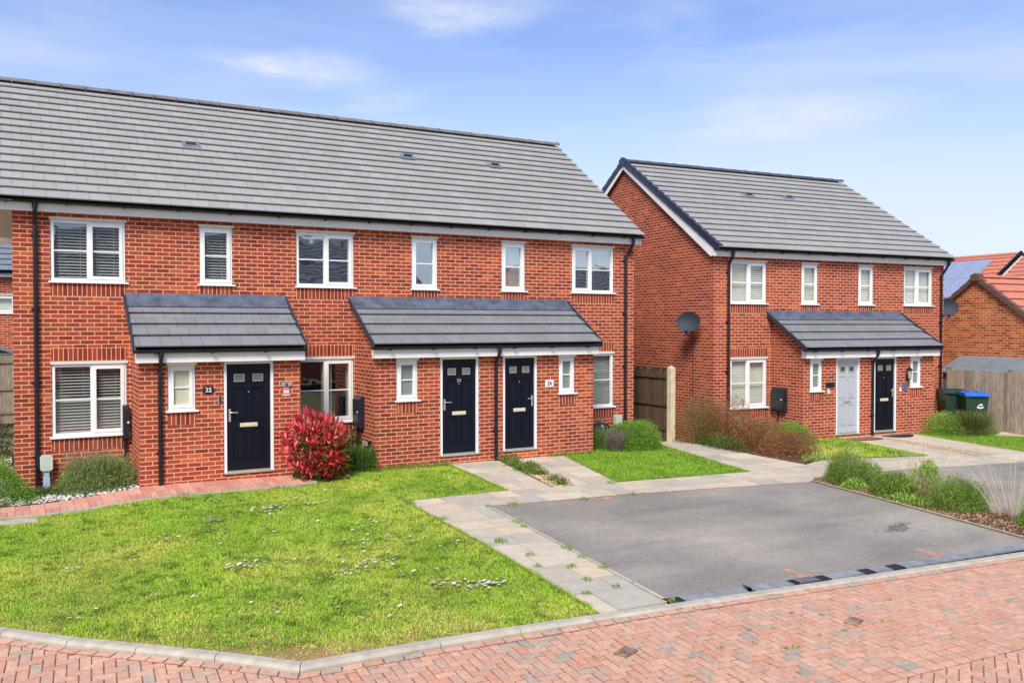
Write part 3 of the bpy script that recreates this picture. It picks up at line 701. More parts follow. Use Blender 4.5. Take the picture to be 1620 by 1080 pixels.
def window(root, x0, x1, z0, z1, y, layout, blind=None, glass=None, bar=True, trim=True, sill=True, label=None, fx=.5):
    glass = M_GLASSC if (blind == 'roller' and glass in (None, M_GLASS)) else (glass or M_GLASS)
    f = MB(); zt = z1-.05 if trim else z1; fw_ = .05; ya, yb = y+.022, y+.09; zb = z0+.03
    X0, X1 = x0+.008, x1-.008
    f.box(X0, X0+fw_, ya, yb, zb, zt); f.box(X1-fw_, X1, ya, yb, zb, zt)
    f.box(X0+fw_, X1-fw_, ya, yb, zt-fw_, zt); f.box(X0+fw_, X1-fw_, ya, yb, zb, zb+fw_)
    lights = []
    if layout == 'S': lights = [(X0+fw_, X1-fw_, 's')]
    else:
        xm = X0+(X1-X0)*fx; f.box(xm-.024, xm+.024, ya, yb, zb+fw_, zt-fw_)
        lights = [(X0+fw_, xm-.024, layout[0].lower()), (xm+.024, X1-fw_, layout[1].lower())]
    panes = []
    for a, b, k in lights:
        c, d = zb+fw_, zt-fw_
        if k == 's':
            e = .047; yy = ya-.014
            f.box(a-.012, a+e-.004, yy, ya+.03, c-.012, d+.012); f.box(b-e+.004, b+.012, yy, ya+.03, c-.012, d+.012)
            f.box(a+e-.004, b-e+.004, yy, ya+.03, d-e+.004, d+.012); f.box(a+e-.004, b-e+.004, yy, ya+.03, c-.012, c+e-.004)
            a, b, c, d = a+e-.004, b-e+.004, c+e-.004, d-e+.004
        if bar:
            zm = (z0+z1-.02)/2; f.box(a, b, ya+.012, ya+.03, zm-.011, zm+.011)
        panes.append((a, b, c, d))
    w = f.build('window', M_WHITE, root, bevel=.003)
    if label: w['label'] = label
    for a, b, c, d in panes:
        m = MB(); m.face([(a-.004, ya+.036, c-.004), (b+.004, ya+.036, c-.004), (b+.004, ya+.036, d+.004), (a-.004, ya+.036, d+.004)])
        gl = M_FROST if blind == 'frost' else M_FROSTC if blind == 'frostc' else glass
        m.build('pane', gl, w)
    if trim:
        m = MB(); m.box(x0-.012, x1+.02, y-.016, y+.022+.05, zt+.003, z1-.002); m.box(x0-.012, x1+.02, y-.022, y-.016, z1-.016, z1-.002); m.build('head_trim', M_CREAM if z0 > 2.9 else M_FASCIA, w, bevel=.002)
    if sill:
        m = MB(); m.prism([(y-.045, z0-.004), (y-.045, z0+.022), (y+.03, z0+.03), (y+.08, z0+.03), (y+.08, z0-.004)], x0-.03, x1+.045); m.build('sill', M_WHITE, w, bevel=.003)
    yi = y+.125
    if blind == 'slats':
        for a, b, c, d in panes: slats(a-.03, b+.03, c-.05, d+.05, yi, parent=w)
    elif blind in ('roller', 'rollerg', 'half'):
        m = MB(); zz = z0 if blind != 'half' else z0+(z1-z0)*.55
        n = int((z1-zz)/.05)
        for k in range(n):
            a = zz+(z1-zz)*k/n; b = zz+(z1-zz)*(k+1)/n
            m.face([(x0, yi, a), (x1, yi, a), (x1, yi+.016, b), (x0, yi+.016, b)]); m.face([(x0, yi+.016, b), (x1, yi+.016, b), (x1, yi, b), (x0, yi, b)])
        m.build('blind', M_ROLLER_G if blind == 'rollerg' else M_ROLLER, w)
    elif blind == 'curtain':
        m = MB()
        for (s0, s1) in ((0, .1), (.46, .66), (.9, 1.0)):
            n = 16
            for k in range(n):
                a = x0+(x1-x0)*(s0+(s1-s0)*k/n); b = x0+(x1-x0)*(s0+(s1-s0)*(k+1)/n); p = lambda t: yi+.05+.028*math.sin(t*60)
                m.face([(a, p(a), z0), (b, p(b), z0), (b, p(b), z1), (a, p(a), z1)])
        m.build('curtain', M_CURT, w, smooth=False)
    return w
def door(root, x0, x1, z0, z1, y, mat, hs, digits=None, glassm=None, label=None):
    fr = MB(); t = .055; ya, yb = y+.012, y+.09
    fr.box(x0+.006, x0+t, ya, yb, z0+.02, z1); fr.box(x1-t, x1-.006, ya, yb, z0+.02, z1); fr.box(x0+t, x1-t, ya, yb, z1-t, z1)
    fm = MB(); a, b, c, d = x0+t+.004, x1-t-.004, z0+.055, z1-t-.004; yf = y+.045
    fm.box(a, b, yf, yf+.04, c, d)
    W, H = b-a, d-c
    def moul(u0, u1, v0, v1, s=.016, pr=.012, fill=True):
        X0, X1, Z0, Z1 = a+W*u0, a+W*u1, c+H*v0, c+H*v1
        for q in ((X0, X0+s, Z0, Z1), (X1-s, X1, Z0, Z1), (X0+s, X1-s, Z0, Z0+s), (X0+s, X1-s, Z1-s, Z1)): fm.box(q[0], q[1], yf-pr, yf, q[2], q[3])
        if fill: fm.box(X0+s*2.2, X1-s*2.2, yf-pr*.7, yf, Z0+s*2.2, Z1-s*2.2)
    for u0, u1 in ((.13, .44), (.56, .87)):
        moul(u0, u1, .82, .92, .014, .01, False); moul(u0, u1, .47, .775); moul(u0, u1, .10, .385)
        X0, X1 = a+W*u0, a+W*u1
        for vz in (.785, .40): fm.prism([(yf-.012, c+H*vz), (yf, c+H*vz+.012), (yf, c+H*vz-.012)], X0+.02, X1-.02)
    dr = fm.build('door', mat, root, bevel=.003)
    if label: dr['label'] = label
    fr.build('door_frame', M_WHITE, dr, bevel=.003)
    th = MB(); th.box(x0+.004, x1-.004, y-.03, y+.1, z0, z0+.018); th.box(x0+t, x1-t, y+.015, y+.09, z0+.02, z0+.048); th.build('threshold', M_METAL, dr, bevel=.002)
    for u0, u1 in ((.165, .405), (.595, .835)):
        p = MB(); X0, X1, Z0, Z1 = a+W*u0, a+W*u1, c+H*.834, c+H*.906
        for q in ((X0, X0+.012, Z0, Z1), (X1-.012, X1, Z0, Z1), (X0+.012, X1-.012, Z0, Z0+.012), (X0+.012, X1-.012, Z1-.012, Z1)): p.box(q[0], q[1], yf-.006, yf, q[2], q[3])
        o = p.build('light_surround', M_METAL, dr)
        q = MB(); q.box(X0+.012, X1-.012, yf-.002, yf+.001, Z0+.012, Z1-.012); q.build('pane', M_GLASS if glassm is None else glassm, dr)
        q = MB(); q.box(X0+.012, X1-.012, yf-.0012, yf-.0008, Z0+.012, Z1-.012); q.build('obscure_glass', M_FROST if mat is M_DOOR else M_DARKIN, dr)
    lb = MB(); lb.box(a+W*.30, a+W*.70, yf-.014, yf, c+H*.405, c+H*.405+.07); lb.box(a+W*.33, a+W*.67, yf-.019, yf-.014, c+H*.405+.014, c+H*.405+.056)
    lb.build('letterbox', M_BRASS if mat is M_DOOR else M_METAL, dr, bevel=.003)
    pe = MB(); pe.tube([(a+W*.5, yf-.012, c+H*.735), (a+W*.5, yf, c+H*.735)], .012, 10); pe.build('spyhole', M_METAL, dr)
    if hs:
        hx = a+.05 if hs == 'l' else b-.05; s = 1 if hs == 'l' else -1
        hm = MB(); hm.box(hx-.018, hx+.018, yf-.012, yf, c+.86, c+1.08); hm.tube([(hx, yf-.012, c+1.02), (hx, yf-.05, c+1.02), (hx+s*.03, yf-.058, c+1.02), (hx+s*.13, yf-.055, c+1.018)], .010, 8)
        hm.build('handle', M_METAL, dr, bevel=.002)
    if digits: text_mesh(digits, .1, (a+W*.5, yf-.006, c+H*.772), M_METAL, dr, 'number')
    return dr
def text_mesh(s, size, loc, mat, parent, name='number', rot=(R(90), 0, 0), ext=.003):
    cu = bpy.data.curves.new('t', 'FONT'); cu.body = s; cu.size = size; cu.extrude = ext; cu.align_x = 'CENTER'; cu.align_y = 'CENTER'; cu.offset = size*.012
    to = bpy.data.objects.new('t', cu); COL.objects.link(to); bpy.context.view_layer.update()
    me = bpy.data.meshes.new_from_object(to.evaluated_get(bpy.context.evaluated_depsgraph_get()))
    bpy.data.objects.remove(to); me.materials.clear(); me.materials.append(mat)
    o = bpy.data.objects.new(name, me); COL.objects.link(o); o.location = loc; o.rotation_euler = rot; o.parent = parent
    return o
def slope(root, name, x0, x1, ye, ze, yr, zr, n, mat, th=.022, lift=.066, back=.018, label=None, skip_top=0):
    dy, dz = yr-ye, zr-ze; Ls = math.hypot(dy, dz); ty, tz = dy/Ls, dz/Ls; ny, nz_ = (-tz, ty) if dy > 0 else (tz, -ty)
    if nz_ < 0: ny, nz_ = -ny, -nz_
    e = Ls/n; m = MB(); P = lambda s, h: (ye+ty*s+ny*h, ze+tz*s+nz_*h)
    rj = random.Random(n)
    for i in range(n):
        s0 = i*e; s1 = min(Ls, s0+e+.075); l0 = lift; l1 = back if s1 < Ls else back
        q = [P(s0, l0-th), P(s0, l0), P(s1, l1), P(s1, l1-th*.6)]
        f = lambda x, p: (x, p[0], p[1])
        for (a, b, kind) in ((1, 2, 't'), (0, 1, 'f'), (3, 0, 'd')):
            pts = [f(x0, q[a]), f(x1, q[a]), f(x1, q[b]), f(x0, q[b])]
            v0, v1 = (s0+.001, s1) if kind == 't' else (s0+.05, s0+.06)
            uv = [(x0, v0), (x1, v0), (x1, v1), (x0, v1)]
            if kind == 't': v1 = s0+e*.999; uv = [(x0, v0), (x1, v0), (x1, v1), (x0, v1)]
            m.face(pts, uv)
        for X in (x0, x1): m.face([f(X, p) for p in q], [(0.05, .05)]*4)
    # underlay
    u = [P(0, -.005), P(Ls, -.005)]
    m.face([(x0+.01, *u[0]), (x1-.01, *u[0]), (x1-.01, *u[1]), (x0+.01, *u[1])], [(0, 0)]*4, 1)
    o = m.build(name, [mat, M_BLACK], root)
    if label: o['label'] = label
    return o
def gutter(root, x0, x1, y, z, r=.055, brackets=.9, flat=False):
    m = MB(); n = 8; pr = []
    for k in range(n+1): a = math.pi+math.pi*k/n; pr.append((y+r*math.cos(a), z+r*math.sin(a)))
    for k in range(n+1): a = 2*math.pi-math.pi*k/n; pr.append((y+(r-.006)*math.cos(a), z+(r-.006)*math.sin(a)))
    m.prism(pr, x0, x1)
    m.prism([(y-r, z), (y-r, z+.008), (y-r+.008, z+.008), (y-r+.008, z)], x0, x1)
    gt = m.build('gutter', M_BLACK, root)
    x = x0+.35; bp = root if flat else gt
    while x < x1-.1: b = MB(); b.box(x-.02, x+.02, y-r-.006, y+r*.9, z-r-.012, z-r*.3); b.build('bracket', M_BLACK, bp); x += brackets
    for X in (x0, x1): b = MB(); b.prism([(y-r, z+.006), (y-r*.8, z-r*.7), (y, z-r-.003), (y+r*.8, z-r*.7), (y+r, z+.006)], X-.006, X+.006); b.build('end_cap', M_BLACK, bp)
    return gt
def downpipe(root, x, y, z0, z1, neck=0, yg=None):
    m = MB(); pts = [(x, y, z0), (x, y, z1-.5)]
    if yg is not None: pts = [(x, y, z0), (x, y, z1-.42), (x+neck, y, z1-.36), (x+neck, yg, z1-.12), (x+neck, yg, z1)]
    m.tube(pts, .034, 12); 
    zz = z0+.7
    while zz < z1-.5: m.tube([(x, y, zz-.03), (x, y, zz+.03)], .042, 12); m.box(x-.065, x+.065, y+.025, y+.045, zz-.014, zz+.014); zz += 1.25
    if yg is not None: m.tube([(x+neck, yg, z1-.1), (x+neck, yg, z1+.02)], .045, 12)
    return m.build('downpipe', M_BLACK, root, smooth=False)
def ridge(root, x0, x1, y, z, mat, r=.115, L_=.45):
    m = MB(); n = 7; x = x0; k = 0
    while x < x1-.05:
        a, b = x+.004, min(x+L_-.004, x1); rr_ = r+.004*(k % 2); pr = []
        for i in range(n+1): t = math.pi*(.06+.88*i/n); pr.append((y-rr_*math.cos(t)*1.15, z+rr_*math.sin(t)*.8-.03))
        pr2 = [(p[0], p[1]-.02) for p in reversed(pr)]
        m.prism(pr+pr2, a, b); m.prism([(p[0]*1.0+(p[0]-y)*.07, p[1]+.008) for p in pr]+pr2, b-.035, b)
        x += L_; k += 1
    return m.build('ridge_tiles', mat, root)
def soldier(root, x0, x1, z0, z1, y, proud=.0025):
    m = MB(); m.box(x0, x1, y-proud, y+.02, z0, z1)
    # vertical bricks: swap uv so that each column is one brick
    m.uv = [[(u, v-z0+.0) for u, v in q] for q in m.uv]
    return m.build('soldier_course', M_SOLD, root)
def porch(root, x0, x1, zwt, holes, roof, doorpipe, y=-1.124, zb=-.35, rx=None, gz=2.31, ztop=3.21):
    ez = gz+.02; rx0, rx1 = rx; ye = y-.25; nsl = (ztop-ez)/(0-ye)
    w = MB(); top = 2.30; wall_cells(w, x0, x1, zb, top, y, holes)
    zs = lambda yy: ez+(yy-ye)*nsl-.05
    for X, s in ((x0, 'l'), (x1, 'r')):
        pts = [(X, y, zb), (X, 0, zb), (X, 0, zs(0)), (X, y, zs(y))]; 
        if s == 'l': pts = pts[::-1]
        w.face(pts, [(p[1]*-1 if s == 'l' else p[1], p[2]) for p in pts])
    p = w.build('porch', M_BRICK, root)
    slope(p, 'porch_roof', rx0, rx1, ye, ez, -.10, ztop-.10*nsl-.05, 4, M_TILE_P, lift=.070)
    # lead flashing
    m = MB(); dz = nsl
    rj = random.Random(int(x0*10)); n = 14
    for k in range(n):
        a = rx0-.01+(rx1-rx0+.02)*k/n; b = rx0-.01+(rx1-rx0+.02)*(k+1)/n
        f = lambda yy, h: ztop+.0+yy*nsl+h
        m.face([(a, -.27, f(-.27, .035)), (b, -.27, f(-.27, .035)), (b, -.03, f(-.03, .045)), (a, -.03, f(-.03, .045))])
        m.face([(a, -.03, f(-.03, .045)), (b, -.03, f(-.03, .045)), (b, -.012, ztop+.085), (a, -.012, ztop+.085)])
        m.face([(a, -.27, f(-.27, .02)), (b, -.27, f(-.27, .02)), (b, -.27, f(-.27, .035)), (a, -.27, f(-.27, .035))])
        m.face([(a, -.012, ztop+.085), (b, -.012, ztop+.085), (b, 0.002, ztop+.092), (a, 0.002, ztop+.092)])
    m.build('lead_flashing', M_LEAD, p)
    # verge edges
    for X0, X1 in ((rx0-.035, rx0-.003), (rx1+.003, rx1+.035)):
        m = MB(); q = [(ye-.01, ez-.03), (ye-.01, ez+.075), (-.02, ez+.075+(-.02-ye)*nsl), (-.02, ez-.03+(-.02-ye)*nsl)]
        m.prism(q, X0, X1); m.build('verge_trim', M_NAVY, p)
    m = MB(); m.box(x0-.06, x1+.04, ye+.085, y-.001, 2.105, 2.30); m.build('fascia', M_FASCIA, p, bevel=.003)
    gt = gutter(p, rx0-.02, rx1+.02, ye+.03, 2.315, .05, flat=True)
    if doorpipe is not None: downpipe(p, doorpipe, y-.045, -.12, 2.31, 0, ye+.03)
    return p

def block(root, W, yr, zr, ups, gfs, porches, pipes, verge_left, verge_right=None, eave=4.81, nc=16, xl=-.06, xr=.07, ridge_mat=None, mirror_blinds=None):
    D = 2*yr; H = 4.70; holes = [(a, b, 3.46, 4.585) for a, b, *_ in ups]+[(a, b, .79, 2.11) for a, b, *_ in gfs]
    w = MB(); wall_cells(w, 0, W, -.45, H, 0, holes)
    zg = lambda y: eave-.04+(y+.3)*(zr-eave)/(yr+.3)
    for X in (0, W):
        pts = [(X, 0, -.45), (X, D, -.45), (X, D, zg(0)), (X, yr, zg(yr)-.03), (X, 0, zg(0))]
        if X == 0: pts = pts[::-1]
        w.face(pts, [((p[1] if X else -p[1]), p[2]) for p in pts])
    w.face([(W, D, -.45), (0, D, -.45), (0, D, zg(0)), (W, D, zg(0))], [(W, -.45), (0, -.45), (0, H), (W, H)])
    w.build('wall', M_BRICK, root)
    i = MB(); i.face([(.1, 2.2, -.2), (W-.1, 2.2, -.2), (W-.1, 2.2, 4.75), (.1, 2.2, 4.75)]); i.face([(.1, .12, 2.75), (W-.1, .12, 2.75), (W-.1, 2.2, 2.75), (.1, 2.2, 2.75)]); i.face([(.1, .12, 4.72), (W-.1, .12, 4.72), (W-.1, 2.2, 4.72), (.1, 2.2, 4.72)])
    i.build('inner_partition', M_ROOMW, root)
    for a, b, lay, bl, gl, fx in ups:
        window(root, a, b, 3.46, 4.585, 0, lay, bl, gl, fx=fx); soldier(root, a, b, 3.235, 3.455, 0)
    for a, b, lay, bl, gl, fx in gfs:
        window(root, a, b, .79, 2.11, 0, lay, bl, gl, fx=fx); soldier(root, a, b, .565, .785, 0); soldier(root, a, b, 2.115, 2.34, 0)
    o = MB(); o.box(.0-.002, W+.002, -.003, D+.003, -.45, .04); 
    pl = o; 
    slope(root, 'roof', xl, W+xr, -.33, eave, yr, zr, nc, M_TILE)
    slope(root, 'rear_roof', xl, W+xr, D+.33, eave, yr, zr, nc, M_TILE)
    ridge(root, xl-.01, W+xr+.01, yr, zr+.045, ridge_mat or M_RIDGE)
    m = MB(); m.box(xl, W+xr-.005, -.16, -.135, 4.64, 4.80); m.build('fascia', M_FASCIA, root, bevel=.002)
    m = MB(); m.box(xl, W+xr-.005, -.134, .0, 4.655, 4.67); m.build('soffit', M_FASCIA, root)
    m = MB(); m.box(xl, W+xr-.005, D+.135, D+.16, 4.64, 4.80); m.build('rear_fascia', M_FASCIA, root)
    for xj, zj0, zj1, mj in JOINTS.get(root.name, []): m = MB(); m.box(xj-.007, xj+.007, -.003, .02, zj0, zj1); m.build('movement_joint', mj, root)
    if xl < -.2:
        sl = (zr-eave)/(yr+.33); m = MB(); q = [(xl, -.30, eave-.03), (.0, -.30, eave-.03), (.0, yr, zr-.045), (xl, yr, zr-.045)]; m.face(q[::-1]); m.face([(q_[0], D-q_[1], q_[2]) for q_ in q]); m.build('verge_soffit', M_FASCIA, root)
    gutter(root, xl-.02, W+xr+.03, -.225, 4.825, .055)
    for x, neck in pipes: downpipe(root, x, -.05, -.2, 4.79, neck, -.225)
    for side in ('l', 'r'):
        X = xl if side == 'l' else W+xr; s = -1 if side == 'l' else 1
        vg = verge_left if side == 'l' else verge_right
        # soffit / bargeboard
        m = MB(); q = [(-.2, 4.64), (-.2, 4.78), (yr, zr-.02), (yr, zr-.19), (.0, 4.64)]
        q2 = [(D+.2, 4.64), (D+.0, 4.64), (yr, zr-.19), (yr, zr-.02), (D+.2, 4.78)]
        a, b = sorted((X-s*.03, X-s*.005)); m.prism(q, a, b); m.prism(q2, a, b)
        m.build('bargeboard', M_FASCIA, root)
        if vg == 'dry':
            m = MB(); sl = (zr-eave)/(yr+.33); nn = nc
            for rear in (0, 1):
                for k in range(nn):
                    y0_ = -.36+(yr+.36)*k/nn; y1_ = -.36+(yr+.36)*(k+1)/nn-.008; z0_ = eave-.02+sl*(y0_+.36); z1_ = eave-.02+sl*(y1_+.36)
                    if rear: y0_, y1_ = D-y0_, D-y1_
                    a, b = sorted((X+s*.03, X-s*.10)); u = sorted((X+s*.03, X+s*.018))
                    m.prism([(y0_, z0_+.085), (y0_, z0_+.115), (y1_, z1_+.085), (y1_, z1_+.06)], a, b)
                    m.prism([(y0_, z0_-.06), (y0_, z0_+.115), (y1_, z1_+.085), (y1_, z1_-.07)], u[0], u[1])
            m.build('verge_cap', M_NAVY, root)
            m = MB(); m.prism([(yr-.16, zr-.1), (yr-.15, zr+.07), (yr, zr+.15), (yr+.15, zr+.07), (yr+.16, zr-.1)], *sorted((X+s*.045, X-s*.06))); m.build('ridge_end_cap', M_NAVY, root)
    for (xv, t) in VENTS.get(root.name, []):
        m = MB(); yv = -.33+(yr+.33)*t; zv = eave+(zr-eave)*t; sl = (zr-eave)/(yr+.33)
        m.prism([(yv, zv+.075), (yv, zv+.11), (yv+.18, zv+.18*sl+.085), (yv+.18, zv+.18*sl+.05)], xv-.17, xv+.17)
        v = m.build('roof_vent', plain('vent_tile', lin(112, 122, 134), .5, var=.1), root)
        m = MB()
        for k in range(5): m.box(xv-.1+k*.04, xv-.075+k*.04, yv+.04, yv+.1, zv+.11+.04*sl, zv+.125+.1*sl)
        m.build('louvre', M_NAVY, v)
    for P_ in porches:
        p = porch(root, P_['x0'], P_['x1'], 2.3, [tuple(d[:2])+(.125, 2.105) for d in P_['doors']]+[tuple(q[:2])+(1.255, 2.1) for q in P_['wins']], None, P_.get('pipe'), rx=P_['roof'], y=-1.124)
        b = MB(); b.face([(P_['x0']+.05, -.35, -.1), (P_['x1']-.05, -.35, -.1), (P_['x1']-.05, -.35, 2.4), (P_['x0']+.05, -.35, 2.4)]); b.build('hall_partition', M_ROOMW, p)
        for d in P_['doors']: door(root, d[0], d[1], .125, 2.105, -1.124, d[2], d[3], d[4], label=d[5])
        for q in P_['wins']:
            window(root, q[0], q[1], 1.255, 2.1, -1.124, 'S', q[2], None); soldier(root, q[0], q[1], 1.03, 1.25, -1.124)

JOINTS = {'brick_terrace': [(4.37, 2.45, 4.63, plain('mastic_brown', lin(150, 84, 60), .8))], 'brick_terrace.001': [(1.80, .0, 4.6, plain('mastic_buff', lin(186, 150, 110), .8))]}
VENTS = {'brick_terrace': [(3.15, .50), (8.0, .60), (10.3, .60)], 'brick_terrace.001': [(3.2, .62), (4.75, .63)]}
TA = thing('brick_terrace', 'long red brick terrace with three navy front doors and a grey tiled roof', 'terrace', (0, 0, 0))
block(TA, 12.95, 3.55, 7.60,
      [(.56, 1.745, 'FS', 'slats', M_GLASS, .5), (2.99, 3.59, 'S', 'slats', M_GLASS, .5), (4.79, 5.96, 'FS', None, M_GLASSB, .5), (7.21, 7.80, 'S', None, M_GLASSB, .5), (9.34, 9.94, 'S', 'roller', M_GLASSB, .5), (11.18, 12.36, 'SF', 'half', M_GLASSB, .46)],
      [(.56, 1.75, 'FS', 'slats', M_GLASS, .53), (4.78, 5.95, 'FS', 'curtain', M_GLASS, .5), (11.18, 12.36, 'SF', 'rollerg', M_GLASS, .46)],
      [dict(x0=1.82, x1=4.54, doors=[(3.185, 4.06, M_DOOR, 'l', None, 'navy door between the black oval 22 plate and the red sticker')], wins=[(2.265, 2.72, 'frostc')], roof=(1.73, 4.56), pipe=2.14),
       dict(x0=5.97, x1=11.0, doors=[(7.335, 8.195, M_DOOR, 'l', '24', 'navy door with two silver digits and its handle on the left'), (8.75, 9.575, M_DOOR, 'r', None, 'navy door with its handle on the right')], wins=[(6.41, 6.86, 'frost'), (10.11, 10.52, 'frost')], roof=(5.87, 11.03), pipe=8.56)],
      [(.335, 0), (12.67, .10)], None, None, xl=-.42)
TB = thing('brick_terrace', 'shorter red brick pair of houses with one pale grey and one black door', 'terrace', (15.26, -.253, -.2), R(-3.78))
block(TB, 8.33, 4.0, 7.62,
      [(.52, 1.69, 'FS', 'roller', M_GLASS, .5), (2.88, 3.46, 'S', 'roller', M_GLASS, .5), (4.94, 5.51, 'S', 'roller', M_GLASS, .5), (6.70, 7.86, 'FS', 'roller', M_GLASS, .46)],
      [(.53, 1.72, 'FS', 'roller', M_GLASS, .47), (6.70, 7.86, 'SF', 'roller', M_GLASS, .5)],
      [dict(x0=1.88, x1=6.54, doors=[(2.98, 3.81, M_DOOR_G, None, None, 'pale grey front door'), (4.31, 5.14, M_DOOR, 'r', None, 'black front door')], wins=[(2.10, 2.51, 'frost'), (5.65, 6.06, 'frost')], roof=(1.72, 6.56), pipe=4.22)],
      [(.42, .0), (8.18, .08)], 'dry', None, ridge_mat=M_RIDGE_D, xl=-.12, xr=.08)

def on_house(rt, s, d, z):  # a point in the second block's own frame -> world
    a = R(-3.78); return (15.26+s*math.cos(a)-d*math.sin(a), -.253+s*math.sin(a)+d*math.cos(a), z)

# ------------------------------------------------------------------ small fittings
def oval(m, cx, cz, rx, rz, y0, y1, n=24, mi=0):
    P = [(cx+rx*math.cos(2*math.pi*k/n), cz+rz*math.sin(2*math.pi*k/n)) for k in range(n)]
    m.face([(x, y0, z) for x, z in P], None, mi)
    for k in range(n):
        a, b = P[k], P[(k+1) % n]; m.face([(a[0], y1, a[1]), (b[0], y1, b[1]), (b[0], y0, b[1]), (a[0], y0, a[1])], None, mi)
PY = -1.124
t = thing('number_plate', 'black oval house number plate reading 22 beside a navy door', 'number plate', (2.93, PY, 1.61))
m = MB(); oval(m, 0, 0, .115, .058, -.012, 0); oval(m, 0, 0, .09, .068, -.013, 0); m.build('plate', M_BLACK, t)
m = MB(); oval(m, -.1, 0, .008, .008, -.016, -.012, 8); oval(m, .1, 0, .008, .008, -.016, -.012, 8); m.build('screw', M_METAL, t)
text_mesh('22', .105, (0, -.015, 0), M_WHITEP, t)
t = thing('number_plate', 'white rectangular house number plate reading 26', 'number plate', (9.87, PY, 1.50))
m = MB(); m.box(-.1, .1, -.012, 0, -.075, .075); m.build('plate', M_WHITEP, t, bevel=.01)
text_mesh('26', .12, (0, -.014, 0), M_NAVY, t)
t = thing('doorbell', 'slim black and white doorbell camera beside the navy door of number 22', 'doorbell', (3.115, PY, 1.44))
m = MB(); m.box(-.026, .026, -.022, 0, -.07, .07); m.build('housing', M_GREYP, t, bevel=.008)
m = MB(); m.box(-.012, .018, -.026, -.0225, -.06, .062); m.build('face', M_BLACK, t, bevel=.002)
t = thing('key_safe', 'small silver key box above the red sticker by the navy door', 'key safe', (4.28, PY, 1.665))
m = MB(); m.box(-.085, .085, -.03, 0, -.035, .035); m.build('body', M_GREYP, t, bevel=.006)
m = MB(); m.tube([(0, -.042, 0), (0, -.03, 0)], .02, 12); m.build('dial', M_BLACK, t)
t = thing('wall_sign', 'small red and white sticker on the brick below the silver key box', 'sign', (4.28, PY, 1.545))
m = MB(); m.box(-.07, .07, -.004, 0, -.08, .08); m.build('backing', M_RED, t)
m = MB()
for k in range(6): m.box(-.055+k*.018, -.043+k*.018, -.006, -.004, .04, .062)
for k in range(4): m.box(-.048+k*.026, -.028+k*.026, -.006, -.004, -.04, .018)
m.box(-.07, .07, -.006, -.004, -.08, -.062); m.build('lettering', M_WHITEP, t)
def meter(loc, rz, label, w=.4, h=.62, pipe=.5):
    t = thing('meter_box', label, 'meter box', loc, rz)
    m = MB(); m.prism([(0, 0), (0, h), (-.06, h-.02), (-.12, h-.07), (-.12, .02), (-.10, 0)], -w/2, w/2); m.build('cabinet', M_METER, t, bevel=.01)
    m = MB(); m.box(-w/2+.03, w/2-.03, -.126, -.1205, .05, h-.11); m.build('door', M_METER, t, bevel=.004)
    m = MB(); m.tube([(w*.32, -.135, h*.5), (w*.32, -.125, h*.5)], .018, 10); m.build('lock', M_WHITEP, t)
    m = MB(); m.tube([(-w*.1, -.06, 0), (-w*.1, -.06, -pipe)], .025, 10); m.build('conduit', M_BLACK, t)
    return t
meter((1.72, .0, .72), 0, 'dark meter box in the corner beside the porch of number 22', w=.1, h=.6, pipe=.45)
meter((5.97, -.38, .72), R(-90), 'black meter box with a white lock behind the red shrub', w=.36, h=.62, pipe=.5)
p = on_house(0, 1.88, -.34, .52); meter(p, R(-90-3.78), 'black meter box with a white lock on the second block', w=.46, h=.62, pipe=.55)
def vent_box(loc, rz, label):
    t = thing('outdoor_socket', label, 'wall box', loc, rz)
    m = MB(); m.box(-.1, .1, -.09, 0, -.02, .1); m.build('body', M_BLACK, t, bevel=.008)
    m = MB(); m.box(-.1, .1, -.12, -.0905, .02, .1); m.build('cover', M_GREYP, t, bevel=.008)
    m = MB(); m.tube([(0, -.05, -.02), (0, -.05, -.2)], .02, 8); m.build('pipe', M_BLACK, t); return t
vent_box((5.97, -.86, .40), R(-90), 'small grey and black wall box on the porch side behind the red shrub')
p = on_house(0, 1.88, -.95, .2); vent_box(p, R(-93.78), 'small white and black wall box below the black meter box')
def marker(x, y, zt, label):
    t = thing('marker_post', label, 'marker post', (x, y, g(x, y)-.02)); h = zt-g(x, y)
    m = MB(); m.box(-.042, .042, -.025, .025, 0, h-.16); m.box(-.05, .05, -.03, .03, 0, h*.42); m.build('post', M_POSTB, t, bevel=.006)
    m = MB(); w, q = .095, .03; P = [(-w+q, -.13), (w-q, -.13), (w, -.13+q), (w, .13-q), (w-q, .13), (-w+q, .13), (-w, .13-q), (-w, -.13+q)]
    zc = h-.1; m.face([(a, -.05, zc+b) for a, b in P]); 
    for k in range(8):
        a, b = P[k], P[(k+1) % 8]; m.face([(a[0], .05, zc+a[1]), (b[0], .05, zc+b[1]), (b[0], -.05, zc+b[1]), (a[0], -.05, zc+a[1])])
    m.face([(a, .05, zc+b) for a, b in P[::-1]])
    m.build('head', M_MARK, t, bevel=.006)
marker(.47, -.12, .52, 'pale octagonal marker on a blue grey post left of the large lavender')
marker(12.40, -.12, .60, 'pale octagonal marker on a post above the black sack')
marker(15.85, -.48, .42, 'pale round marker half hidden by the brown shrubs')
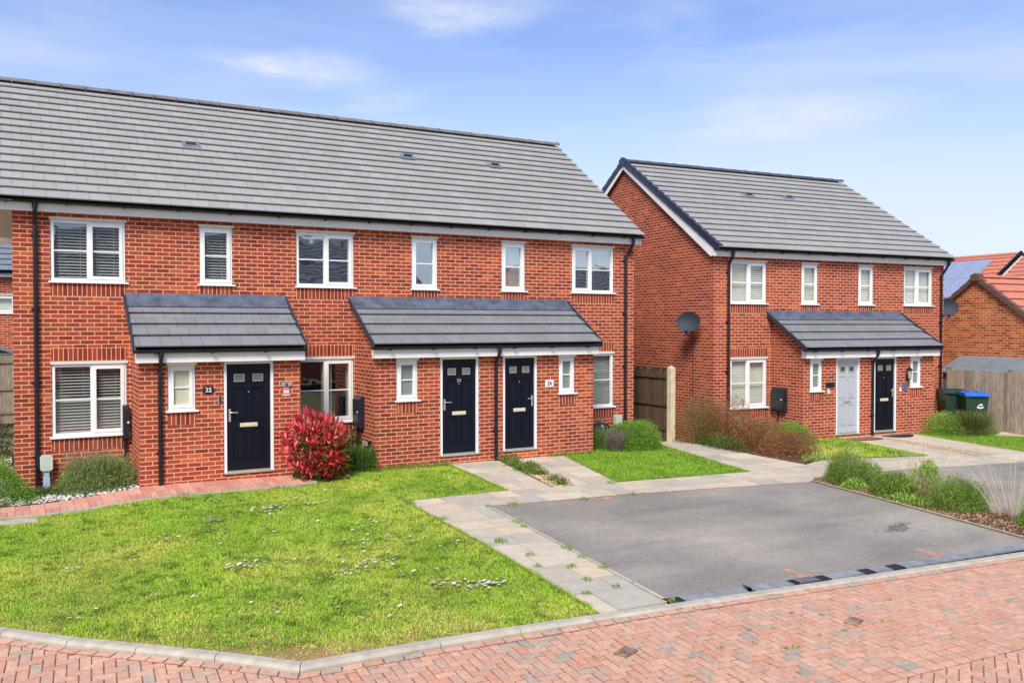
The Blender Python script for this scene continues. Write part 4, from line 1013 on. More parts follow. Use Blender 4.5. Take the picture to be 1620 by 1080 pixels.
def dish(loc, ang, label):
    t = thing('satellite_dish', label, 'satellite dish', loc, ang)
    m = MB(); rx, rz, n, k_ = .31, .265, 28, 6; V = []
    rings = []
    for j in range(k_+1):
        r = j/k_; rings.append([(rx*r*math.cos(2*math.pi*i/n), -.35+.11*r*r*-1+.0, rz*r*math.sin(2*math.pi*i/n)) for i in range(n)])
    for j in range(k_):
        for i in range(n):
            a, b, c, d = rings[j][i], rings[j][(i+1) % n], rings[j+1][(i+1) % n], rings[j+1][i]
            m.face([a, b, c, d] if j else [b, c, d]); bk = lambda p: (p[0], p[1]+.014, p[2]); m.face([bk(d), bk(c), bk(b), bk(a)] if j else [bk(d), bk(c), bk(b)])
    for i in range(n):
        a, b = rings[-1][i], rings[-1][(i+1) % n]; m.face([a, b, (b[0], b[1]+.014, b[2]), (a[0], a[1]+.014, a[2])])
    o = m.build('reflector', M_DISH, t, smooth=True); o.rotation_euler = (R(-12), 0, 0)
    m = MB(); m.tube([(0, 0, -.05), (0, -.18, -.06), (0, -.33, 0)], .02, 8); m.box(-.06, .06, -.015, 0, -.16, .06); m.build('bracket', M_BLACK, t)
    m = MB(); m.tube([(0, -.33, -.27), (0, -.62, -.2)], .012, 8); m.tube([(0, -.66, -.16), (0, -.6, -.16)], .03, 10); m.box(-.03, .03, -.67, -.6, -.2, -.12); m.build('feed_arm', M_BLACK, t)
    return t
p = on_house(0, 0, .83, 2.71); dish((p[0], p[1], 2.71), R(-58), 'dark oval satellite dish on the gable wall facing the long terrace')
p = on_house(0, 8.33, .25, 3.1); dish((p[0]+.34, p[1], 3.14), R(-42), 'dark oval satellite dish at the far right corner of the second block')
# cable on gable
m = MB(); q = on_house(0, -.012, .83, 2.6); q2 = on_house(0, -.012, .83, 0); m.tube([(q[0], q[1], 2.6), (q2[0], q2[1], 0)], .007, 6)
tag(m.build('cable', M_BLACK), 'thin black cable running down the gable below the dish', 'cable')
p = on_house(0, 5.50, PY, 1.28)
t = thing('wall_lantern', 'black glass wall lantern beside the black door', 'lantern', (p[0], p[1], 1.36), R(-3.78))
m = MB(); m.box(-.03, .03, -.015, 0, -.12, .05); m.tube([(0, -.015, -.03), (0, -.06, -.1), (0, -.1, -.06)], .009, 8); m.build('arm', M_BLACK, t)
m = MB(); m.tube([(0, -.1, -.05), (0, -.1, .17)], [.035, .06], 6); m.build('glass', M_FROSTC, t)
m = MB(); m.tube([(0, -.1, .165), (0, -.1, .19), (0, -.1, .25), (0, -.1, .29)], [.085, .08, .02, .008], 6); m.tube([(0, -.1, -.075), (0, -.1, -.05)], [.02, .045], 6)
for k in range(6):
    a = math.pi*2*k/6+.0; m.tube([(.036*math.cos(a), -.1+.036*math.sin(a), -.05), (.061*math.cos(a), -.1+.061*math.sin(a), .17)], .005, 4)
m.build('cap', M_BLACK, t)
t = thing('slate_plaque', 'small square blue grey plaque under the wall lantern', 'plaque', (on_house(0, 5.44, PY, 0)[0], on_house(0, 5.44, PY, 0)[1], 1.10), R(-3.78))
m = MB(); m.box(-.09, .09, -.012, 0, -.11, .11); m.build('plate', M_LEAD, t, bevel=.003)
for (s, z, lb) in ((2.72, 1.06, 'white doorbell to the left of the pale grey door'), (5.27, 1.03, 'white doorbell between the black door and the blue plaque')):
    q = on_house(0, s, PY, 0); t = thing('doorbell', lb, 'doorbell', (q[0], q[1], z), R(-3.78))
    m = MB(); m.box(-.03, .03, -.02, 0, -.06, .06); m.build('housing', M_WHITEP, t, bevel=.01); m = MB(); m.box(-.015, .015, -.026, -.0205, .02, .05); m.build('lens', M_BLACK, t)
q = on_house(0, 2.77, PY, 0); t = thing('letter_sign', 'small black nameplate left of the pale grey door', 'sign', (q[0], q[1], 1.22), R(-3.78))
m = MB(); m.box(-.14, .14, -.02, 0, -.06, .06); m.build('plate', M_BLACK, t, bevel=.004)
# doormats
q = on_house(0, 3.52, -1.50, 0); m = MB(); m.box(-.48, .48, -.22, .22, 0, .018); o = m.build('doormat', M_MAT, None, bevel=.004); o.location = (q[0], q[1], g(q[0], q[1])+.02); o.rotation_euler = (R(-1.7), 0, R(-5)); tag(o, 'brown rectangular doormat before the pale grey door', 'doormat')
q = on_house(0, 4.95, -1.42, 0); m = MB(); P = [(.5*math.cos(math.pi*k/16), -.38*math.sin(math.pi*k/16)) for k in range(17)]
m.face([(a, b, .018) for a, b in P[::-1]]); [m.face([(P[k][0], P[k][1], 0), (P[k+1][0], P[k+1][1], 0), (P[k+1][0], P[k+1][1], .018), (P[k][0], P[k][1], .018)]) for k in range(16)]
m.face([(.5, 0, 0), (-.5, 0, 0), (-.5, 0, .018), (.5, 0, .018)]); o = m.build('doormat', M_MATB); o.location = (q[0], q[1]+.15, g(q[0], q[1])+.02); o.rotation_euler = (R(-1.7), 0, R(-5)); tag(o, 'black half round doormat before the black door', 'doormat')
# black sack behind the shrubs near the end of the long terrace
rb = random.Random(2); m = MB(); n, k_ = 18, 10
pts = [[None]*n for _ in range(k_+1)]
for j in range(k_+1):
    ph = math.pi*j/k_
    for i in range(n):
        th = 2*math.pi*i/n; r = 1+.12*math.sin(5*th+2*j)+.08*rb.random(); pts[j][i] = (.30*r*math.sin(ph)*math.cos(th), .24*r*math.sin(ph)*math.sin(th), .30+.30*math.cos(ph)*(1 if j else 1))
for j in range(k_):
    for i in range(n): m.face([pts[j][i], pts[j+1][i], pts[j+1][(i+1) % n], pts[j][(i+1) % n]])
o = m.build('rubbish_sack', M_BAG, None, weld=True); o.location = (11.62, -.52, g(11.6, -.5)+.0); tag(o, 'shiny black rubbish sack behind the small lavender', 'sack')
# grey drain slab in the lawn at the far left
m = MB(); m.box(-.6, .28, -.16, .16, -.03, .012); m.box(-.5, .18, -.1, .1, .012, .016); o = m.build('drain_cover', M_CONC, None, bevel=.004); o.location = (.0, -2.38, g(0, -2.4)+.012); o.rotation_euler = (0, R(1.5), R(3)); tag(o, 'flat grey concrete drain cover beside the pink path', 'cover')

# ------------------------------------------------------------------ fences
def plank_fence(name, p0, p1, h, mat, label, z0=None, rails=True, back=True, bw=.1, postm=None, post_every=1.83, pend=True, group=None):
    p0 = Vector(p0); p1 = Vector(p1); d = (p1-p0); Ln = d.length; a = math.atan2(d.y, d.x); zz = g(p0.x, p0.y) if z0 is None else z0
    t = thing(name, label, 'fence', (p0.x, p0.y, zz), a, group); r = random.Random(int(Ln*100)); m = MB(); x = 0
    while x < Ln-.01:
        w = min(bw, Ln-x); k = .72+.42*r.random(); c = (k, k*(.96+.06*r.random()), k*(.94+.08*r.random()), 1); hh = h+r.uniform(-.012, .012)
        m.box(x+.002, x+w-.002, -.009-.006*r.random(), .009, .06, hh, 0, c); x += bw
    m.build('boards', mat, t)
    if rails:
        for k, z in enumerate((.35, h*.52, h-.18)):
            m = MB(); m.box(0, Ln, -.05 if rails == 'front' else .012, -.016 if rails == 'front' else .05, z-.035, z+.035, 0, (.8, .8, .8, 1)); m.build('rail', mat, t)
    if rails == 'front': m = MB(); m.box(0, Ln, -.03, .03, h+.014, h+.04, 0, (.75, .75, .75, 1)); m.build('capping', mat, t)
    x = 0; first = True
    while x <= Ln+.01:
        if pend or not first:
            m = MB(); m.box(x-.05, x+.05, .012, .112, -.1, h+.06, 0, (.7, .66, .6, 1)); m.build('post', postm or mat, t)
        x += post_every; first = False
    return t
t = plank_fence('panel_fence', (13.74, 9.0, 0), (13.74, -.36, 0), 1.78, M_WOOD, 'dark closeboard fence between the two terraces', z0=-.12, rails='front', pend=False, post_every=20)
m = MB(); m.box(13.68, 13.82, -.50, -.36, -.25, 1.70)
m.face([(13.68, -.50, 1.70), (13.82, -.50, 1.70), (13.75, -.43, 1.76)]); m.face([(13.82, -.50, 1.70), (13.82, -.36, 1.70), (13.75, -.43, 1.76)]); m.face([(13.82, -.36, 1.70), (13.68, -.36, 1.70), (13.75, -.43, 1.76)]); m.face([(13.68, -.36, 1.70), (13.68, -.50, 1.70), (13.75, -.43, 1.76)])
tag(m.build('fence_post', M_CONCP, None, bevel=.008), 'pale concrete post at the near end of the dark fence', 'post')
plank_fence('plank_fence', (23.72, -.85, 0), (23.72, -5.6, 0), 1.72, M_WOODG, 'weathered grey plank fence behind the wheelie bins', z0=-.28, rails=True, bw=.105)
plank_fence('plank_fence', (-7, 9.5, 0), (0.9, 9.5, 0), 1.85, M_WOODG, 'brown plank fence seen past the left end of the long terrace', z0=.1, rails='front', bw=.12)

# wheelie bins
def bin_(loc, rz, lid, label, num=None, logo=False):
    t = thing('wheelie_bin', label, 'wheelie bin', loc, rz, 'wheelie bins by the grey fence')
    m = MB(); a = [(-.24, -.27), (.24, -.27), (.24, .25), (-.24, .25)]; b = [(-.29, -.36), (.29, -.36), (.29, .33), (-.29, .33)]
    for k in range(4):
        p, q, r_, s = a[k], a[(k+1) % 4], b[(k+1) % 4], b[k]; m.face([(p[0], p[1], .06), (q[0], q[1], .06), (r_[0], r_[1], .98), (s[0], s[1], .98)])
    m.face([(p[0], p[1], .06) for p in a[::-1]]); m.box(-.305, .305, -.375, .345, .955, .985); m.build('body', M_BIN, t, weld=False, bevel=.008)
    m = MB(); m.prism([(-.40, .985), (-.40, 1.02), (-.30, 1.07), (.22, 1.09), (.36, 1.05), (.36, .985)], -.31, .31); m.box(-.2, .2, -.425, -.40, .99, 1.01); m.box(-.17, -.06, -.2, .1, 1.075, 1.10); m.box(.06, .17, -.2, .1, 1.075, 1.10); m.build('lid', lid, t, bevel=.01)
    m = MB(); m.tube([(-.2, .40, .99), (.2, .40, .99)], .016, 8); m.tube([(-.2, .34, .95), (-.2, .40, .99)], .014, 6); m.tube([(.2, .34, .95), (.2, .40, .99)], .014, 6); m.build('handle', M_BLACK, t)
    for s in (-1, 1): m = MB(); m.tube([(s*.25, .27, .1), (s*.30, .27, .1)], .1, 16); m.build('wheel', M_BLACK, t)
    if num: text_mesh(num, .2, (0.08, -.318, .40), M_WHITEP, t, 'number', rot=(R(84), 0, 0))
    if logo:
        m = MB(); 
        for k in range(9):
            a0 = math.pi*(1+k/9); a1 = math.pi*(1+(k+1)/9); m.face([(.09*math.cos(a0)+.08, -.342, .7+.05*math.sin(a0)), (.09*math.cos(a1)+.08, -.342, .7+.05*math.sin(a1)), (.06*math.cos(a1)+.08, -.342, .71+.02*math.sin(a1)), (.06*math.cos(a0)+.08, -.342, .71+.02*math.sin(a0))])
        m.face([(.0, -.342, .72), (.16, -.342, .74), (.10, -.342, .79)]); m.build('emblem', M_WHITEP, t)
    return t
bin_((23.12, -2.02, g(23, -2)), R(-38), M_BINB, 'green wheelie bin with a bright blue lid', '26', True)
bin_((23.30, -1.28, g(23, -1.3)), R(-38), M_BIN, 'dark wheelie bin with a dark lid left of the blue lidded one', '2')

# ------------------------------------------------------------------ background buildings
def shed(loc, rz, w, d, h, hr, label, ov=.12):
    t = thing('garden_shed', label, 'shed', loc, rz)
    m = MB(); m.box(-w/2, w/2, -d/2, d/2, 0, h, skip='t'); 
    for y in (-d/2, d/2): m.face([(-w/2, y, h), (w/2, y, h), (0, y, hr)] if y < 0 else [(w/2, y, h), (-w/2, y, h), (0, y, hr)])
    m.build('wall', M_SHEDW, t)
    m = MB()
    for s in (-1, 1): m.prism([(s*(w/2+ov), h-.07), (s*(w/2+ov), h-.03), (0, hr+.04), (0, hr)] , -d/2-ov, d/2+ov, axis='y') 
    m.build('roof', M_SHED, t); return t
shed((25.2, -2.25, -.25), R(-3.8), 1.9, 3.9, 1.62, 2.0, 'grey roofed garden shed showing above the far right fence')
shed((-1.2, 13, .1), 0, 2.4, 2.0, 1.85, 2.2, 'pale roofed garden shed behind the left fence')
# garage
t = thing('brick_garage', 'brick garage with an orange tiled roof and brown verge behind the shed', 'garage', (25.55, -.55, -.25), R(-3.78))
gw, gl_, zr_, ze_ = 2.9, 9.0, 4.42, 2.25
m = MB()
P = [(0, gw, 0), (0, -gw, 0), (0, -gw, ze_), (0, 0, zr_-.06), (0, gw, ze_)]; m.face(P, [(-p[1], p[2]) for p in P])
m.box(0, gl_, -gw, gw, 0, ze_, skip='tl'); P = [(gl_, -gw, ze_), (gl_, gw, ze_), (gl_, 0, zr_-.06)]; m.face(P, [(p[1], p[2]) for p in P])
m.build('wall', M_BRICK_OR, t)
sl_ = (zr_-ze_)/gw
slope(t, 'roof', -.06, gl_+.06, -gw-.25, ze_-.25*sl_, 0, zr_, 10, M_TILE_R, lift=.07); slope(t, 'rear_roof', -.06, gl_+.06, gw+.25, ze_-.25*sl_, 0, zr_, 10, M_TILE_R, lift=.07)
ridge(t, 0, gl_, 0, zr_+.04, M_TILE_R, r=.1)
m = MB()
for s in (-1, 1):
    n = 12
    for k in range(n):
        y0_ = -(gw+.28)*(1-k/n); y1_ = -(gw+.28)*(1-(k+1)/n)-.01; z0_ = zr_-(-y0_)*sl_; z1_ = zr_-(-y1_)*sl_
        m.prism([(s*-y0_, z0_-.07), (s*-y0_, z0_+.10), (s*-y1_, z1_+.075), (s*-y1_, z1_-.09)], -.10, -.045)
        m.prism([(s*-y0_, z0_+.075), (s*-y0_, z0_+.10), (s*-y1_, z1_+.075), (s*-y1_, z1_+.05)], -.045, .08)
m.build('verge_tiles', M_RIDGE_B, t)
m = MB(); m.prism([(-.16, zr_-.1), (-.14, zr_+.07), (0, zr_+.13), (.14, zr_+.07), (.16, zr_-.1)], -.12, .1); m.build('ridge_end_tile', M_RIDGE_B, t)
# two far houses with solar panels (ridge runs away from the camera, slope faces left)
def far_house(loc, rz, ln, label, zr, ze, run, mi_pv, verge=True):
    t = thing('brick_house', label, 'house', loc, rz)
    m = MB(); m.box(-run+.3, run-.3, 0, ln, 0, ze); 
    for y in (0, ln):
        P = [(-run+.3, y, ze), (run-.3, y, ze), (0, y, zr-.1)]; P = P if y == 0 else P[::-1]; m.face(P, [(p[0], p[2]) for p in P])
    m.build('wall', M_BRICK_OR, t)
    # roof built in a frame turned a quarter
    sl = (zr-ze)/run; n = 13; Ls = math.hypot(run, zr-ze)
    for s in (-1, 1):
        r_ = MB(); e = Ls/n; tx, tz = run/Ls, (zr-ze)/Ls
        for i in range(n):
            s0, s1 = i*e, min(Ls, i*e+e+.08)
            p = lambda q, hh: (s*(run-tx*q)+s*hh*tz, ze+tz*q+hh*tx)
            A_, B_, C_ = p(s0, .07), p(s1, .02), p(s0, .04)
            r_.face([(A_[0], -.1, A_[1]), (A_[0], ln+.1, A_[1]), (B_[0], ln+.1, B_[1]), (B_[0], -.1, B_[1])], [(0, s0), (ln, s0), (ln, s0+e), (0, s0+e)])
            r_.face([(C_[0], -.1, C_[1]), (C_[0], ln+.1, C_[1]), (A_[0], ln+.1, A_[1]), (A_[0], -.1, A_[1])], [(.05, .05)]*4)
        r_.build('roof', M_TILE_R, t)
    rg = MB(); rg.prism([(-.14, zr-.02), (-.08, zr+.1), (.08, zr+.1), (.14, zr-.02)], -.1, ln+.1, axis='y'); rg.build('ridge_tiles', M_TILE_R, t)
    if verge:
        v = MB(); 
        for s in (-1, 1):
            v.prism([(s*(run+.02), ze-.08), (s*(run+.02), ze+.16), (0, zr+.16), (0, zr-.08)], -.2, -.1, axis='y')
        v.build('verge_trim', M_BLACK, t)
        v = MB()
        for s in (-1, 1): v.prism([(s*(run+.02), ze-.30), (s*(run+.02), ze-.09), (0, zr-.09), (0, zr-.30)], -.19, -.11, axis='y')
        v.build('bargeboard', M_FASCIA, t)
    sl = (zr-ze)/run
    for (y0, y1, u0, u1) in mi_pv:
        px = lambda u: -run+(run)*u; pz = lambda u: ze+(zr-ze)*u+.14
        m = MB(); m.face([(px(u0), y1, pz(u0)), (px(u0), y0, pz(u0)), (px(u1), y0, pz(u1)), (px(u1), y1, pz(u1))]); m.face([(px(u0), y1, pz(u0)-.05), (px(u0), y0, pz(u0)-.05), (px(u0), y0, pz(u0)), (px(u0), y1, pz(u0))]); m.face([(px(u0), y0, pz(u0)-.05), (px(u1), y0, pz(u1)-.05), (px(u1), y0, pz(u1)), (px(u0), y0, pz(u0))])
        m.build('solar_panel', M_PV, t)
    return t
pv = []
for r_ in range(2):
    for c_ in range(6): pv.append((1.1+c_*1.12, 1.1+c_*1.12+1.08, .14+r_*.37, .14+r_*.37+.36))
far_house((48.0, 11.5, -.5), R(-3.78), 16, 'house with red tiles and blue solar panels beyond the second block', 7.1, 4.2, 4.2, pv)
pv = []
for r_ in range(2):
    for c_ in range(5): pv.append((7.9-c_*1.12-1.08, 7.9-c_*1.12, .14+r_*.37, .14+r_*.37+.36))
far_house((47.5, 1.1, -.5), R(-3.78), 9.9, 'nearer house with red tiles and solar panels cut by the right edge', 7.15, 4.2, 4.2, pv, verge=False)
# house behind the left fence
t = thing('brick_house', 'brick house with a slate roof seen past the left end of the terrace', 'house', (-9.5, 15.6, 0))
m = MB(); wall_cells(m, 0, 14, -.3, 4.3, 0, [(8.2, 9.58, 3.08, 3.72)]); m.box(0, 14, .12, 8, -.3, 4.3, skip='f'); m.build('wall', M_BRICK, t)
window(t, 8.2, 9.58, 3.08, 3.72, 0, 'FS', 'roller', None, bar=False)
slope(t, 'roof', -.1, 14.1, -.35, 4.42, 4.0, 7.5, 16, tile_mat('slate_tile', lin(120, 128, 140))); slope(t, 'rear_roof', -.1, 14.1, 8.35, 4.42, 4.0, 7.5, 16, M_TILE)
m = MB(); m.box(-.1, 14.1, -.2, -.17, 4.25, 4.42); m.build('fascia', M_FASCIA, t)
gutter(t, -.1, 14.1, -.27, 4.42, .055)
# houses across the road, behind the camera (they show in the window reflections)
def across(x0, x1, y, zr, label):
    t = thing('brick_house', label, 'house', (x0, y, -.6)); W = x1-x0
    m = MB(); m.box(0, W, -7, 0, 0, 5.0); 
    for X in (0, W):
        P = [(X, -7, 5.0), (X, 0, 5.0), (X, -3.5, zr+.5)]; m.face(P, [(p[1], p[2]) for p in P])
    m.build('wall', M_BRICK, t)
    slope(t, 'roof', -.1, W+.1, .35, 5.0, -3.5, zr+.6, 14, M_TILE); slope(t, 'rear_roof', -.1, W+.1, -7.35, 5.0, -3.5, zr+.6, 14, M_TILE)
    k = 1.2
    while k < W-1.5:
        for z in (1.1, 3.5):
            f = MB(); f.box(k, k+1.2, .001, .05, z, z+1.15); w_ = f.build('window', M_WHITE, t); q = MB(); q.box(k+.08, k+.56, .051, .06, z+.08, z+1.07); q.box(k+.64, k+1.12, .051, .06, z+.08, z+1.07); q.build('pane', M_DARKIN, w_)
        k += 2.6
    m = MB(); m.box(-.1, W+.1, .02, .12, 4.7, 4.95); m.build('fascia', M_FASCIA, t)
across(2, 23, -35, 8.2, 'red brick row across the road behind the viewer, nearer end'); across(33, 52, -38, 7.2, 'red brick row across the road behind the viewer, farther end')
# ------------------------------------------------------------------ vegetation
def norm(a): return a/np.maximum(1e-9, np.linalg.norm(a, axis=1, keepdims=True))
def leaves(n, rad, leaf, pal, seed, up=.3, shell=.35, lump=.14, jit=.6, zmin=-.15, wv=.3, lobes=6, flat=0, squash=1.0):
    """leaf-sized rhombs spread through an uneven dome; returns V,F,C"""
    rg = np.random.default_rng(seed)
    d = norm(rg.normal(size=(n*2, 3))); d = d[d[:, 2] > zmin][:n]; n = len(d)
    lob = norm(rg.normal(size=(lobes*3, 3))); amp = rg.uniform(-1, 1, lobes*3)
    bumpv = (np.maximum(0, d@lob.T)**7 @ amp)
    r = rg.random(n)**shell*(1+lump*bumpv)*(1+.06*rg.normal(size=n))
    P = d*r[:, None]*np.array(rad)
    nrm = norm(d/np.array(rad)*min(rad))
    ax = norm(nrm*(1-up)+np.array([0, 0, up*1.6])+jit*rg.normal(size=(n, 3))*.6)
    side = norm(np.cross(ax, norm(nrm+.8*rg.normal(size=(n, 3)))))
    ln = leaf[0]*(.6+.8*rg.random(n))[:, None]; w = leaf[1]*(.7+.6*rg.random(n))[:, None]
    fold = norm(np.cross(side, ax))*w*.35
    V = np.stack([P, P+ax*ln*.5+side*w*.5+fold, P+ax*ln, P+ax*ln*.5-side*w*.5+fold], 1).reshape(-1, 3)
    if zmin > -.3: V[:, 2] = np.maximum(V[:, 2], .0)
    F = np.arange(n*4).reshape(n, 4)
    cols = np.array([c[:3] for c, _ in pal]); wt = np.array([w_ for _, w_ in pal], float); wt /= wt.sum()
    tone = np.sin(d@lob[:3].T*4+amp[:3]).mean(1)*.5+.5
    idx = np.searchsorted(np.cumsum(wt), np.clip(.55*rg.random(n)+.45*tone, 0, .9999)) if n else []
    C = cols[np.clip(idx, 0, len(cols)-1)]*(1-wv/2+wv*rg.random(n))[:, None]
    C = np.repeat(np.concatenate([C, np.ones((n, 1))], 1), 4, 0)
    return V, F, C
def stalks(n, base_r, rad, h, w, pal, seed, bend=.3, segs=4, z0=0, tip=.3, spread=1.0):
    rg = np.random.default_rng(seed); Vs, Fs, Cs = [], [], []
    th = rg.random(n)*2*np.pi; rr_ = np.sqrt(rg.random(n))
    b = np.stack([np.cos(th)*rr_*base_r[0], np.sin(th)*rr_*base_r[1], np.full(n, z0)], 1)
    e = np.stack([np.cos(th)*rr_*rad[0]*spread, np.sin(th)*rr_*rad[1]*spread, h*(.6+.5*rg.random(n))], 1)+rg.normal(size=(n, 3))*[.04, .04, .01]
    ph = rg.random(n)*np.pi*2; sd = np.stack([np.cos(ph), np.sin(ph), np.zeros(n)], 1)
    pts = []
    for k in range(segs+1):
        t = k/segs; lat = b[:, :2]+(e[:, :2]-b[:, :2])*(t**(1+bend)); z = b[:, 2]+(e[:, 2]-b[:, 2])*(t**(1-bend*.4)); c = np.column_stack([lat, z])
        ww = w*(1-(1-tip)*t); pts.append(c+sd*ww/2); pts.append(c-sd*ww/2)
    V = np.stack(pts, 1).reshape(-1, 3); m = 2*(segs+1); base = np.arange(n)[:, None]*m
    F = np.concatenate([np.stack([base[:, 0]+2*k, base[:, 0]+2*k+1, base[:, 0]+2*k+3, base[:, 0]+2*k+2], 1) for k in range(segs)])
    cols = np.array([c[:3] for c, _ in pal]); wt = np.array([w_ for _, w_ in pal], float); wt /= wt.sum()
    C = cols[rg.choice(len(cols), n, p=wt)]*(.8+.4*rg.random(n))[:, None]
    return V, F, np.repeat(np.concatenate([C, np.ones((n, 1))], 1), m, 0)
def join(parts):
    V, F, C, o = [], [], [], 0
    for v, f, c in parts: V.append(v); F.append(f+o); C.append(c); o += len(v)
    return np.concatenate(V), np.concatenate(F), np.concatenate(C)
def plant(name, loc, label, cat, parts, mat=None, rz=0, stems=None, group=None, dz=-.02):
    t = thing(name, label, cat, (loc[0], loc[1], g(loc[0], loc[1])+dz), rz, group)
    V, F, C = join(parts); np_mesh('foliage', V, F, C, mat or M_LEAF, t)
    if stems is not None: V, F, C = join(stems) if isinstance(stems, list) else stems; np_mesh('stems', V, F, C, M_LEAF, t)
    return t
G1, G2, G3, G4 = lin(86, 116, 46), lin(118, 152, 62), lin(150, 182, 80), lin(58, 80, 40)
GL, GY = lin(150, 182, 84), lin(160, 168, 88)
LAVG = [(lin(112, 134, 68), 3), (lin(138, 160, 88), 4), (lin(160, 176, 114), 3), (lin(88, 108, 58), 2)]
LAVP = [(lin(140, 118, 118), 2), (lin(158, 134, 112), 2), (lin(112, 96, 104), 1)]
HEB = [(lin(90, 130, 42), 2), (lin(118, 160, 54), 4), (lin(144, 186, 74), 3), (lin(168, 204, 96), 1)]
TW = [(lin(120, 100, 80), 1), (lin(150, 130, 104), 1)]
def shift(vfc, dx, dy, dz=0): v, f, c = vfc; return v+np.array([dx, dy, dz]), f, c
# large lavender under window of 22
plant('lavender', (1.22, -.66), 'large grey green lavender by the downpipe of the porch of number 22', 'lavender',
      [stalks(700, (.22, .16), (.60, .38), .60, .012, LAVG, 1, .25), leaves(15000, (.64, .42, .56), (.05, .011), LAVG, 2, up=.5, jit=.6, shell=.25, lump=.14)],
      stems=shift(stalks(220, (.25, .2), (.5, .34), .84, .0055, LAVP, 3, .25), -.12, 0))
plant('hebe', (-.42, -.78), 'bright green rounded shrub cut by the left edge of the picture', 'shrub', [leaves(20000, (.66, .50, .60), (.022, .014), HEB, 4, up=.1, shell=.14, lump=.18, jit=.9)])
plant('hebe', (-.75, -.12), 'pale green shrub behind the bright rounded one at the left edge', 'shrub', [leaves(6000, (.5, .35, .75), (.03, .014), [(G2, 2), (G3, 3), (GL, 2)], 5, up=.4, shell=.3, lump=.25)])
plant('low_creeper', (.42, -.5), 'low dark green creeper in front of the blue grey marker post', 'plant', [leaves(3600, (.5, .3, .14), (.028, .014), [(G4, 3), (G1, 3), (lin(96, 104, 62), 2)], 6, up=.3, shell=.5)])
plant('fence_shrub', (-.9, 4.6), 'tall loose grey green shrub in front of the brown fence at the left', 'shrub', [leaves(9000, (1.0, .6, 1.15), (.06, .02), [(lin(110, 118, 84), 3), (lin(86, 98, 62), 3), (lin(140, 140, 104), 1)], 7, up=.4, lump=.3)], stems=stalks(60, (.2, .2), (.9, .6), 1.1, .02, TW, 8))
plant('fence_shrub', (-.55, 2.0), 'low pale leaved shrub beside the left end wall of the terrace', 'shrub', [leaves(4000, (.5, .5, .5), (.05, .02), [(G2, 3), (G3, 2), (lin(170, 180, 140), 1)], 9, up=.4, lump=.3)])
# photinia
PHR = [(lin(216, 66, 80), 3), (lin(194, 42, 56), 4), (lin(240, 124, 128), 2.4), (lin(150, 30, 40), 1.6)]
ph = [leaves(2300, (.53, .42, .52), (.115, .040), PHR, 10, up=.22, shell=.2, lump=.42, jit=1.0, zmin=-.85),
      leaves(360, (.55, .43, .60), (.16, .04), PHR, 12, up=.9, shell=.1, lump=.2, jit=.5, zmin=.1),
      leaves(1500, (.52, .40, .50), (.10, .04), [(lin(84, 112, 44), 3), (lin(120, 140, 60), 2), (lin(130, 60, 44), 2)], 11, up=.3, shell=.3, zmin=-.7)]
ph = [shift(p, 0, 0, .54) for p in ph]; ph.append(leaves(900, (.46, .38, .26), (.09, .035), [(G4, 2), (G1, 2), (lin(150, 60, 50), 2)], 13, up=.2))
plant('photinia', (4.78, -1.52), 'glossy red leaved shrub beside the navy door of number 22', 'shrub', ph, M_LEAFG, stems=stalks(26, (.08, .08), (.45, .4), .95, .02, TW, 14))
plant('lavender', (5.74, -1.12), 'small dark green lavender tucked behind the red shrub', 'lavender', [stalks(900, (.1, .1), (.26, .26), .48, .01, [(G1, 3), (G2, 2), (G4, 2)], 15), leaves(2600, (.28, .26, .42), (.05, .008), [(G1, 3), (G2, 2), (G4, 2)], 16, up=.6)])
plant('tall_weed', (5.80, -.36), 'dark broad leaved plant between the red shrub and the meter box', 'plant', [leaves(420, (.2, .2, .75), (.09, .035), [(G4, 3), (G1, 3)], 17, up=.3, shell=.5)], stems=stalks(8, (.05, .05), (.15, .15), .8, .012, TW, 18))
# by house 26
plant('hebe', (12.12, -.98), 'wide bright green dome shaped shrub at the right end of the long terrace', 'shrub', [leaves(30000, (.80, .52, .66), (.020, .013), HEB, 19, up=.0, shell=.12, lump=.08, lobes=9, jit=.9), leaves(9000, (.76, .49, .62), (.022, .014), [(G1, 1)], 191, up=0, shell=.2, lump=.05)])
plant('lavender', (11.28, -.72), 'green spiky lavender against the porch wall by the black sack', 'lavender', [stalks(1100, (.12, .12), (.30, .26), .52, .009, [(G1, 2), (G2, 3), (lin(120, 144, 84), 2)], 20), leaves(2200, (.28, .26, .42), (.05, .008), [(G1, 2), (G2, 3)], 21, up=.6)], stems=stalks(50, (.1, .1), (.32, .3), .62, .005, LAVP, 22))
plant('lavender', (11.55, -1.20), 'small purple grey dead looking lavender in front of the green dome', 'lavender', [stalks(900, (.06, .06), (.32, .28), .50, .007, [(lin(140, 124, 124), 3), (lin(110, 96, 96), 2), (lin(168, 152, 140), 2)], 23, .35), leaves(900, (.24, .2, .3), (.03, .008), [(lin(140, 128, 122), 2), (lin(120, 110, 90), 1)], 24, up=.5)])
